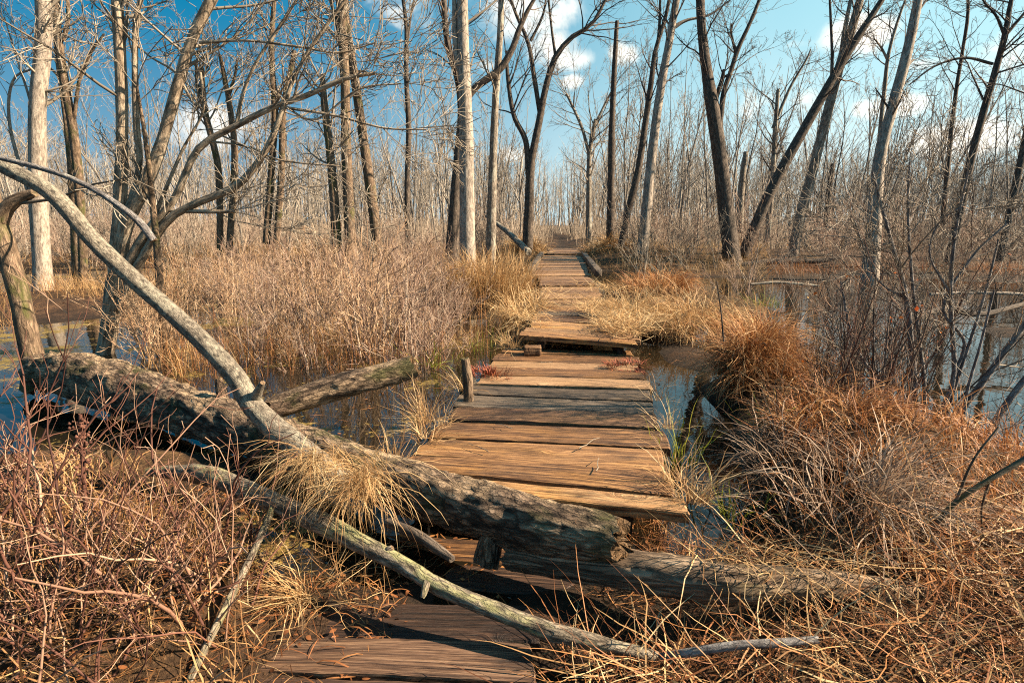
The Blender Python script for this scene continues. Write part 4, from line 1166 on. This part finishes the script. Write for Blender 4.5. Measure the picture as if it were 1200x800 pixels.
log('fallen_stick', 'short dark stick lying under the big broken log',
    [(455, 612, 12, 2.02), (490, 628, 14, 1.92), (530, 655, 9, 1.8)], M['dark_bark'], n=20, k=12, rough=.1, rf=20, cat='stick')
log('fallen_log', 'dark hollow log end sticking out of grass at the right edge',
    [(1085, 600, 26, 2.3), (1130, 612, 34, 2.25), (1190, 628, 40, 2.2), (1260, 640, 42, 2.15)], M['log_bark'], n=40, k=22, rough=.13)
log('fallen_log', 'dark log lying on the far bank behind the pond',
    [(862, 312, 7), (910, 306, 8), (955, 306, 7), (985, 302, 5)], M['dark_bark'], n=20, k=10, rough=.1, d=16.5)
log('fallen_log', 'pale thin log floating along the far edge of the pond',
    [(880, 333, 3), (915, 331, 4), (960, 335, 3)], M['grey_bark'], n=20, k=8, rough=.1, d=10.2)
log('fallen_log', 'pale thin log lying on the right far edge of the pond',
    [(1090, 345, 5), (1140, 343, 5), (1215, 345, 5)], M['pale_bark'], n=20, k=8, rough=.1, d=8.9)
log('fallen_log', 'dark bent branch lying across the pond behind the tall bare shrub',
    [(1040, 395, 9, 5.5), (1070, 375, 10, 5.6), (1110, 362, 10, 5.8), (1150, 368, 8, 5.8), (1215, 352, 7, 6.1)], M['dark_bark'], n=30, k=10, rough=.1)
log('fallen_log', 'slanting grey fallen sapling left of the railed boardwalk section',
    [(570, 253, 4, 19), (595, 272, 6, 18), (620, 296, 8, 17)], M['grey_bark'], n=20, k=8, rough=.1)
mb_root = log('wooden_post', 'short weathered post standing in water beside the sunlit boardwalk section',
    [(549, 470, 12, 3.5), (548, 445, 12, 3.5), (545, 420, 10, 3.5)], M['brown_bark'], n=20, k=14, rough=.08, cat='post')
t = thing('wooden_block', 'small wooden block propping the lifted edge of the tilted section', 'block', G(625, 412, .2))
mb = MB(); box_between(mb, G(614, 410, .24), G(634, 410, .24), .10, .07, 2.0); mb.build('block', PR, t)

# dark branch with twigs, lower right
hero_tree('fallen_branch', 'thin dark forked branch reaching into the straw from the right edge', 'branch',
          [[(1260, 500, 10), (1200, 538, 9), (1120, 588, 8), (1080, 640, 7), (1045, 690, 6), (1020, 745, 4)], [(1120, 588, 5), (1140, 540, 4), (1170, 500, 3)], [(1160, 562, 4), (1150, 600, 3), (1155, 650, 2)]],
          M['brown_bark'], M['twig_dark'], 1.75, crown=4, ext=0, k=8, rough=.05, clen=.3, rmin=.001)


# ------------------------------------------------------------------ grass
def blades(mb, base, L, lean, curl, w, az=None, tint=None, Sg=6, floor=True, kink=.0):
    base = np.asarray(base, float); N = len(base)
    az = rng.uniform(0, 2 * math.pi, N) if az is None else az
    L = np.broadcast_to(L, (N,)); lean = np.broadcast_to(lean, (N,)); curl = np.broadcast_to(curl, (N,)); w = np.broadcast_to(w, (N,))
    tint = rng.random(N) if tint is None else np.clip(tint, 0, 1)
    t = (np.arange(Sg - 1) + .5) / (Sg - 1)
    ang = lean[:, None] + curl[:, None] * t + rng.normal(0, .06 + kink, (N, Sg - 1))
    azs = az[:, None] + np.cumsum(rng.normal(0, .10 + kink * .8, (N, Sg - 1)), 1)
    st = L[:, None] / (Sg - 1)
    dx = st * np.sin(ang) * np.cos(azs); dy = st * np.sin(ang) * np.sin(azs); dz = st * np.cos(ang)
    P = np.zeros((N, Sg, 3))
    P[:, 1:, 0] = np.cumsum(dx, 1); P[:, 1:, 1] = np.cumsum(dy, 1); P[:, 1:, 2] = np.cumsum(dz, 1)
    P += base[:, None]
    if floor:
        g = np.maximum(gh(P[:, :, 0], P[:, :, 1]), -.01) + .008 + .05 * rng.random((N, 1))
        P[:, 1:, 2] = np.maximum(P[:, 1:, 2], g[:, 1:])
    wd_ = w[:, None] * np.array([1, 1, .95, .8, .55, .12, .1])[np.linspace(0, 5, Sg).astype(int)][None]
    sd2 = az + math.pi / 2 + rng.normal(0, .5, N)
    side = np.stack([np.cos(sd2), np.sin(sd2), rng.normal(0, .3, N)], -1)
    side /= np.linalg.norm(side, axis=1, keepdims=True)
    mb.strips(P, wd_ * .5, tint, side)


def area(n, px0, px1, py0, py1, z=.08, clear=.0, hmin=-9, hmax=9, patchy=0.0):
    """n random points spread evenly over the ground seen in that box"""
    r0, r1 = G(600, py0, z)[1], G(600, py1, z)[1]
    out = np.zeros((0, 3)); k = 0
    while len(out) < n and k < 60:
        k += 1
        d = np.sqrt(rng.uniform(r1 ** 2, r0 ** 2, n))
        px = rng.uniform(px0, px1, n)
        sl = np.array([ray(0, 400 )[1]])
        v = []
        zz = d * CT + (H - z) * ST
        x = (px - 600) / F * zz
        h_ = gh(x, d)
        ok = (h_ > hmin) & (h_ < hmax) & (np.abs(x - path_x(d)) > clear)
        if patchy:
            ok &= fnoise(x, d, 1.3, 3) + rng.normal(0, .06, n) > patchy
        out = np.vstack([out, np.stack([x, d, np.maximum(h_, -.04)], -1)[ok]])
    return out[:n]


U = rng.uniform
LOG2 = spline([W(600, 628, 1.85), W(680, 645, 1.72), W(760, 665, 1.64), W(850, 680, 1.58), W(930, 684, 1.57), W(1020, 690, 1.57)], 40)


def off_log(b_, dist=.13, front=.20):
    dx = b_[:, None, 0] - LOG2[None, :, 0]; dy = b_[:, None, 1] - LOG2[None, :, 1]
    i = np.argmin(dx ** 2 + dy ** 2, 1); k_ = np.arange(len(b_))
    q_ = dx[k_, i] ** 2 + dy[k_, i] ** 2
    lim = np.where(dy[k_, i] < 0, front, dist) * np.where(i > 24, .72, 1.0)
    return b_[q_ > lim ** 2]


# left and middle straw, standing and bent
mb = MB()
b_ = area(9000, 180, 640, 296, 400, clear=.72, hmin=-.05, patchy=.44); n = len(b_)
blades(mb, b_, U(.25, .62, n), np.abs(rng.normal(0, .3, n)), U(.1, 1.6, n), U(.003, .006, n), tint=.55 + rng.normal(0, .22, n))
b_ = area(1800, 200, 560, 380, 470, clear=.72, hmin=-.06, patchy=.50); n = len(b_)
blades(mb, b_, U(.2, .5, n), np.abs(rng.normal(0, .45, n)), U(.1, 1.8, n), U(.0025, .0045, n), tint=.4 + rng.normal(0, .22, n))
b_ = area(9000, 690, 900, 296, 400, clear=.68, hmin=-.0, patchy=.40); n = len(b_)
blades(mb, b_, U(.2, .55, n), np.abs(rng.normal(0, .4, n)), U(.3, 2.2, n), U(.003, .006, n), tint=.55 + rng.normal(0, .22, n))
b_ = area(16000, -60, 1260, 276, 300, clear=1.0, hmin=.02, patchy=.46); n = len(b_)
blades(mb, b_, U(.25, .6, n), np.abs(rng.normal(0, .35, n)), U(.1, 1.5, n), U(.008, .016, n), tint=.45 + rng.normal(0, .25, n), Sg=5)
b_ = area(3600, -80, 260, 298, 350, hmin=-.02, patchy=.40); n = len(b_)
blades(mb, b_, U(.15, .45, n), np.abs(rng.normal(.2, .5, n)), U(.1, 1.8, n), U(.004, .008, n), tint=.35 + rng.normal(0, .25, n))
b_ = area(2500, -80, 200, 330, 430, hmin=-.04, patchy=.48); n = len(b_)
blades(mb, b_, U(.2, .5, n), np.abs(rng.normal(0, .4, n)), U(.1, 1.8, n), U(.003, .005, n), tint=.4 + rng.normal(0, .22, n))
tag(mb.build('straw_grass', M['straw']), kind='stuff')

mb = MB()
b_ = area(1500, 170, 600, 300, 425, clear=.75, hmin=-.14, patchy=.40); n = len(b_)
blades(mb, b_, U(.4, .95, n), np.abs(rng.normal(0, .28, n)), rng.normal(.1, .35, n), U(.0025, .0045, n), tint=.5 + rng.normal(0, .3, n), kink=.04)
b_ = area(900, 190, 520, 395, 450, clear=.75, hmin=-.3, patchy=.46); n = len(b_)
blades(mb, b_, U(.2, .5, n), np.abs(rng.normal(0, .35, n)), rng.normal(.1, .4, n), U(.002, .004, n), tint=.45 + rng.normal(0, .3, n), kink=.05)
b_ = area(250, 890, 1250, 330, 430, clear=.75, hmin=-.3, patchy=.40); n = len(b_)
blades(mb, b_, U(.3, .8, n), np.abs(rng.normal(0, .4, n)), rng.normal(.1, .4, n), U(.002, .004, n), tint=.35 + rng.normal(0, .3, n), kink=.04)
tag(mb.build('dry_reeds', M['rust_grass']), kind='stuff')

# right bank: rusty grass
mb = MB()
b_ = off_log(area(1700, 905, 1300, 490, 640, hmin=.05, patchy=.52)); n = len(b_)
blades(mb, b_, U(.10, .32, n), np.abs(rng.normal(0, .6, n)), U(.2, 2.4, n), U(.0028, .0055, n), tint=.5 + rng.normal(0, .25, n), kink=.08)
b_ = area(2600, 850, 1040, 395, 470, hmin=.05, patchy=.40); n = len(b_)
blades(mb, b_, U(.2, .5, n), np.abs(rng.normal(0, .5, n)), U(.2, 2.2, n), U(.0025, .0045, n), tint=.62 + rng.normal(0, .25, n))
b_ = off_log(area(600, 700, 905, 560, 670, hmin=-.03, patchy=.45)); n = len(b_)
blades(mb, b_, U(.06, .26, n), np.abs(rng.normal(0, .7, n)), U(.2, 2.2, n), U(.0016, .003, n), tint=.5 + rng.normal(0, .25, n), kink=.15)
b_ = area(2600, 900, 1300, 315, 345, hmin=.03, patchy=.45); n = len(b_)
blades(mb, b_, U(.15, .45, n), np.abs(rng.normal(0, .5, n)), U(.2, 2.0, n), U(.004, .007, n), tint=.3 + rng.normal(0, .25, n))
tag(mb.build('rusty_grass', M['rust_grass']), kind='stuff')

# bottom right: flattened straw tangle
mb = MB()
b_ = off_log(area(1350, 640, 1330, 650, 860, z=.12, clear=.46)); n = len(b_)
b_[:, 2] += U(0, .05, n)
blades(mb, b_, U(.15, .50, n), U(.9, 1.6, n), rng.normal(.2, .4, n), U(.002, .005, n), tint=.34 + rng.normal(0, .32, n), kink=.06, Sg=7)
b_ = off_log(area(450, 640, 1330, 650, 860, z=.12, clear=.56)); n = len(b_)
blades(mb, b_, U(.08, .26, n), np.abs(rng.normal(0, .4, n)), U(0, 1.4, n), U(.0015, .003, n), tint=.35 + rng.normal(0, .3, n), kink=.1)
tag(mb.build('flattened_straw', M['rust_grass']), kind='stuff')
mb = MB()
b_ = off_log(area(600, 640, 1330, 655, 860, z=.15, clear=.44)); n = len(b_)
b_[:, 2] += U(.02, .09, n)
blades(mb, b_, U(.15, .42, n), U(1.0, 1.6, n), rng.normal(.1, .4, n), U(.0025, .0052, n), tint=.55 + rng.normal(0, .3, n), kink=.05, Sg=7)
# bottom left straw
b_ = area(1000, -120, 300, 600, 860, z=.12); n = len(b_)
blades(mb, b_, U(.12, .36, n), np.abs(rng.normal(.4, .7, n)), U(0, 1.6, n), U(.002, .0045, n), tint=.22 + rng.normal(0, .28, n), kink=.09, Sg=7)
b_ = area(600, 190, 470, 580, 720, z=.05); n = len(b_)
blades(mb, b_, U(.1, .26, n), U(.3, 1.4, n), rng.normal(.4, .6, n), U(.0014, .003, n), tint=.35 + rng.normal(0, .28, n), kink=.18, Sg=7)
tag(mb.build('tangled_straw', M['straw']), kind='stuff')


def tussock(name, label, p, r, n, L, mat, w=(.0018, .0035), lean=(.2, 1.0), curl=(.8, 2.4), tint=(.5, .22), group=None, az=None, azs=6.3, hb=.12):
    if n > 600:
        n, w = int(n * .55), (w[0] * 1.5, w[1] * 1.6)
    t_ = thing(name, label, 'grass tussock', (p[0], p[1], p[2]), group)
    mb = MB()
    a = U(0, 6.28, n); rr = r * np.sqrt(U(0, 1, n))
    nc = max(3, int(n / 160))
    ca_, cr_ = U(0, 6.28, nc), r * np.sqrt(U(0, 1, nc))
    ci = rng.integers(0, nc, n); mixin = (rng.random(n) < .7)
    ox = np.where(mixin, cr_[ci] * np.cos(ca_[ci]) + rng.normal(0, r * .16, n), rr * np.cos(a))
    oy = np.where(mixin, cr_[ci] * np.sin(ca_[ci]) + rng.normal(0, r * .16, n), rr * np.sin(a))
    rr = np.minimum(np.hypot(ox, oy), r * 1.1)
    caz, cln, cl = rng.normal(0, .8, nc), rng.normal(0, .25, nc), U(.65, 1.2, nc)
    a = np.arctan2(oy, ox) + np.where(mixin, caz[ci], 0)
    b2 = np.stack([p[0] + ox, p[1] + oy, p[2] + hb * (1 - np.minimum(rr / r, 1) ** 2) + (np.maximum(gh(p[0] + ox, p[1] + oy), 0) - p[2]) * .6 * (hb > .05)], -1)
    azz = a + rng.normal(0, .9, n) if az is None else az + U(-azs / 2, azs / 2, n)
    blades(mb, b2, U(*L, n) * np.where(mixin, cl[ci], 1) * np.where(rng.random(n) < .12, .45, 1), np.abs(cln[ci] + U(*lean, n) * (.35 + .65 * rr / r) + rng.normal(0, .22, n)), U(*curl, n), U(*w, n), az=azz, tint=tint[0] + rng.normal(0, tint[1] * 1.25, n), Sg=8, kink=.07)
    mb.build('leaves', mat, t_)
    return t_


tussock('sedge_tussock', 'large grey-brown drooping sedge tussock overhanging the water right of boardwalk', G(880, 430, .28), .24, 4200, (.3, .58), M['rust_grass'], hb=.16, tint=(.66, .25))
tussock('sedge_tussock', 'rusty sedge tussock leaning on the right of the large grey one', G(955, 505, .24), .28, 1500, (.2, .42), M['rust_grass'])
tussock('sedge_tussock', 'dark tangled tussock with grey blades at the foot of the grey one', G(915, 555, .14), .2, 800, (.2, .42), M['grey_grass'], tint=(.3, .2))
tussock('sedge_tussock', 'arched tussock with glossy blades just above the grassy log', G(975, 605, .18), .2, 900, (.25, .48), M['grey_grass'], tint=(.6, .2))
tussock('sedge_tussock', 'yellow straw heap spilling over the tilted boardwalk section', G(735, 370, .24), .40, 3000, (.25, .55), M['straw'], lean=(.7, 1.5), tint=(.6, .2), w=(.003, .005))
tussock('sedge_tussock', 'golden upright grass clump beside the smooth whitish trunk', G(575, 345, .25), .55, 3600, (.4, .8), M['straw'], lean=(0, .4), curl=(.1, 1.3), tint=(.55, .18), w=(.003, .006))
tussock('sedge_tussock', 'pale matted tussock left of the tilted boardwalk section', G(618, 372, .16), .30, 1800, (.3, .6), M['straw'], lean=(.3, 1.2), tint=(.65, .2), w=(.0025, .005))
tussock('sedge_tussock', 'straw tussock on the pond bank beyond the large grey one', G(810, 372, .22), .5, 2600, (.3, .6), M['straw'], tint=(.5, .2), w=(.0028, .005))
tussock('sedge_tussock', 'orange tussock beside the water beyond the straw heap', G(770, 340, .2), .5, 2200, (.3, .6), M['rust_grass'], tint=(.6, .2), w=(.004, .006))
tussock('sedge_tussock', 'far yellow tussock at the left of the boardwalk end', G(612, 297, .25), .8, 2200, (.4, .9), M['straw'], tint=(.6, .2), w=(.008, .014))
tussock('sedge_tussock', 'far yellow tussock at the right of the boardwalk end', G(716, 299, .25), .8, 2200, (.4, .9), M['straw'], tint=(.5, .2), w=(.008, .014))
tussock('sedge_tussock', 'small straw tussock topped over a mossy stump near the weeds', G(110, 560, .16), .2, 700, (.12, .28), M['straw'], tint=(.35, .2))
for i, (lab, a) in enumerate((('dry grass clump draped over the foot of the leaning trunk', (372, 545, .40)), ('dry grass clump hanging down the front of the mossy log', (432, 572, .36)))):
    p = G(a[0], a[1], a[2])
    tussock('hanging_grass', lab, p, .08, 360, (.16, .36), M['straw'], lean=(.5, 1.4), curl=(1.2, 2.2), az=-1.6, azs=2.4, tint=(.6, .2), hb=.02, w=(.0014, .0028))
for lab, a, r_ in (('dry grass tuft lying on the left corner of the nearest planks', (365, 700, .06), .10), ('pale grass tuft on the left edge of the sunlit section', (505, 500, .2), .11),
                   ('straw bits at the left far corner of the sunlit section', (603, 409, .21), .14)):
    p = G(*a)
    tussock('grass_tuft', lab, p, r_, 170, (.12, .3), M['straw'], lean=(.9, 1.5), curl=(.3, .8), tint=(.6, .2), hb=.03, w=(.0015, .003))
for lab, a, r_ in (('red-brown dried fern mat on the left edge of the sunlit section', (575, 440, .21), .12), ('red-brown dried fern mat on the right edge of the sunlit section', (733, 428, .21), .15)):
    p = G(*a)
    tussock('dried_fern', lab, p, r_ * 1.25, 620, (.03, .09), M['red_moss'], lean=(.9, 1.5), curl=(.0, .7), hb=.012, w=(.002, .005))
for lab, a, n_ in (('green sedge blades in the water left of the sunlit section', (565, 412, .0), 36), ('green blades standing by the right edge of the nearest sunlit planks', (792, 545, .05), 34),
                   ('small green sprout among rusty litter right of the sunlit section', (865, 610, .05), 22), ('yellow-green sedge on the pond bank', (893, 360, .05), 60),
                   ('yellow-green sedge near the short snapped log', (505, 425, .02), 44), ('green sedge tuft at the foot of large grey tussock', (905, 520, .1), 30)):
    p = G(*a)
    tussock('green_sedge', lab, p, .10 if p[1] < 4 else .25, n_, (.16, .36), M['green_grass'], lean=(0, .5), curl=(0, 1.4), hb=.0, w=(.004, .008))


# ------------------------------------------------------------------ weeds and bramble canes, lower left
def weed_variant(seed, h, ns, spike=False):
    random.seed(seed)
    out = {}
    c = dict(CFG_SHRUB); c['kids'] = [3, 1]; c['wander'] = [.19, .24, .2]; c['up'] = [-.03, .02, 0]; c['len'] = (.25, .5); c['n'] = [9, 5, 4]
    for i in range(ns):
        az = random.uniform(0, 6.28); ln = abs(random.gauss(.35, .4))
        grow(out, (random.gauss(0, .08), random.gauss(0, .08), -.05), np.array([math.cos(az) * math.sin(ln), math.sin(az) * math.sin(ln), math.cos(ln)]), h * random.uniform(.5, 1.2), random.uniform(.0026, .0066), 0, c, .0012)
    root = thing('dead_weed', 'tangled dead reddish weed with bare stems at lower left', 'weed', (0, 0, 0), 'tangled dead weeds at lower left')
    mb = MB(); emit(out, mb, [6], lv=(0,)); mb.build('stems', M['weed_red'], root)
    mb = MB(); emit(out, mb, [4, 4, 3], lv=(1, 2)); mb.build('crown', M['weed_red'], root)
    return root


vs = [weed_variant(200 + i, h_, n_) for i, (h_, n_) in enumerate(((.65, 9), (.85, 7), (.5, 11), (.72, 8)))]
random.seed(31)
scatter(vs, spots_px(26, -110, 265, 590, 850, z=.12, clear=.55, sep=.09, seed=8), (.7, 1.15))
# stalk with a brown seed spike
t = thing('seed_stalk', 'upright stalk with a knobbly brown seed spike among the weeds', 'weed', G(110, 700, .1))
P, R = pixline([(112, 740, 7, 1.75), (104, 640, 7, 1.78), (98, 560, 6, 1.8), (94, 485, 5, 1.8)], 20)
mb = MB(); mb.tubes(P[None], R[None], 8, tint=[.3]); mb.build('stem', M['weed_red'], t)
mb = MB()
for i in range(150):
    u = random.choice((random.uniform(.80, 1.0), random.uniform(.80, 1.0), random.uniform(.55, .8))); p = P[int(u * 19)] + rng.normal(0, .009, 3) + (0, 0, random.uniform(-.01, .01)); s_ = random.uniform(.004, .009)
    q_ = np.array([(0, 0, -1), (1, 0, 0), (0, 1, 0), (-1, 0, 0), (0, -1, 0), (0, 0, 1)]) * s_ + p
    mb.add(q_, tris=[(0, 2, 1), (0, 3, 2), (0, 4, 3), (0, 1, 4), (5, 1, 2), (5, 2, 3), (5, 3, 4), (5, 4, 1)], tint=random.random() * .5)
mb.build('seed_spike', M['weed_red'], t)


# ------------------------------------------------------------------ litter
mb = MB()
b_ = np.concatenate([area(2600, 150, 660, 310, 560, z=0, clear=.62, hmax=-.01), area(1500, 700, 1260, 330, 620, z=0, clear=.62, hmax=-.01), area(500, 250, 700, 580, 720, z=0, hmax=.0)])
nz_ = fnoise(b_[:, 0] + 9, b_[:, 1], 2.2, 3)
b_ = b_[nz_ > .46]; n = len(b_)
b_[:, 2] = .003 + rng.random(n) * .004
a = U(0, 6.28, n); L = np.where(rng.random(n) < .5, U(.03, .12, n), U(.012, .03, n)); w_ = np.where(L > .03, .0022, L * .3)
dirs = np.stack([np.cos(a), np.sin(a), 0 * a], -1); sd_ = np.stack([-np.sin(a), np.cos(a), rng.normal(0, .1, n)], -1)
P = b_[:, None] + dirs[:, None] * (L[:, None] * np.linspace(-.5, .5, 4))[:, :, None]
P[:, :, 2] += np.abs(rng.normal(0, .002, (n, 4)))
mb.strips(P, w_[:, None] * np.array([.3, 1, 1, .2]), rng.random(n) * .7, sd_)
tag(mb.build('floating_litter', M['rust_grass']), kind='stuff')

# straw crossing the grassy end of the pale log
mb = MB()
k_ = rng.integers(22, 40, 200)
b_ = LOG2[k_] + np.stack([rng.normal(0, .05, 200), U(-.02, .12, 200), U(-.05, .05, 200)], -1)
b_[:, 2] = LOG2[k_][:, 2] + U(-.02, .075, 200)
blades(mb, b_, U(.1, .3, 200), U(.5, 1.5, 200), U(.1, 1.2, 200), U(.0018, .004, 200), az=-1.4 + rng.normal(0, .9, 200), tint=.5 + rng.normal(0, .3, 200), kink=.05, Sg=7)
# straw over the tilted section and its neighbours
for (px, py, n, sp) in ((728, 384, 620, .13), (738, 372, 500, .16), (704, 362, 600, .16), (628, 378, 130, .09), (700, 338, 220, .2), (640, 345, 160, .2)):
    c_ = G(px, py, .34)
    b_ = c_ + np.stack([rng.normal(0, sp, n), rng.normal(0, sp * 1.8, n), U(.0, .05, n)], -1)
    blades(mb, b_, U(.12, .35, n), U(1.1, 1.6, n), rng.normal(.05, .2, n), U(.004, .007, n), tint=.62 + rng.normal(0, .25, n), kink=.08, floor=False)
tag(mb.build('loose_straw', M['straw']), kind='stuff')

# twigs on the sunlit section
random.seed(77)
for i, (px, py) in enumerate(((590, 500), (560, 525), (700, 545), (730, 475), (640, 425), (690, 520))):
    p = G(px, py, .215); a = random.uniform(0, 3.1); L = random.uniform(.08, .2)
    P = np.array([p + np.array([math.cos(a) * L * u + random.gauss(0, .004), math.sin(a) * L * u + random.gauss(0, .004), random.uniform(0, .012)]) for u in np.linspace(-.5, .5, 6)])
    mb = MB(); mb.tubes(P[None], np.full((1, 6), .0026) * np.linspace(1, .5, 6), 5, tint=[random.uniform(.3, 1)])
    tag(mb.build('fallen_twig', M['twig_grey']), 'small dry twig lying on the sunlit planks', 'twig', 'twigs on the sunlit planks')

# straw along the edges of the sunlit section
for px, py, n_ in ((462, 548, 120), (498, 516, 90), (540, 458, 80), (806, 590, 130), (793, 566, 90), (780, 505, 60), (772, 470, 50)):
    p = G(px, py, .2)
    tussock('grass_tuft', 'wispy straw tuft on the edge of the sunlit boardwalk section', p, .07, n_, (.08, .26), M['straw'], lean=(.6, 1.5), curl=(.1, 1.2), tint=(.55, .25), hb=.0, w=(.0018, .0035), group='straw tufts along the sunlit section')

# fallen leaves and broken straw on the near ground
mb = MB()
b_ = np.concatenate([area(2600, -100, 480, 560, 860, z=.1, hmin=-.0), area(1800, 640, 1300, 560, 860, z=.1, clear=.4, hmin=.0), area(900, -100, 260, 300, 360, z=.1, hmin=.0)]); n = len(b_)
b_[:, 2] += .006 + rng.random(n) * .02
a = U(0, 6.28, n); lf = rng.random(n) < .3
L = np.where(lf, U(.012, .028, n), U(.04, .16, n)); w_ = np.where(lf, L * .26, U(.001, .0022, n))
dirs = np.stack([np.cos(a), np.sin(a), rng.normal(0, .12, n)], -1); sd_ = np.stack([-np.sin(a), np.cos(a), rng.normal(0, .35, n)], -1)
P = b_[:, None] + dirs[:, None] * (L[:, None] * np.linspace(-.5, .5, 5))[:, :, None]
P[:, :, 2] += L[:, None] * .18 * (1 - np.linspace(-1, 1, 5) ** 2) * rng.normal(0, 1, (n, 1))
mb.strips(P, w_[:, None] * np.array([.15, .85, 1, .8, .1]), rng.random(n) * np.where(lf, .38, .8), sd_)
tag(mb.build('leaf_litter', M['rust_grass']), kind='stuff')
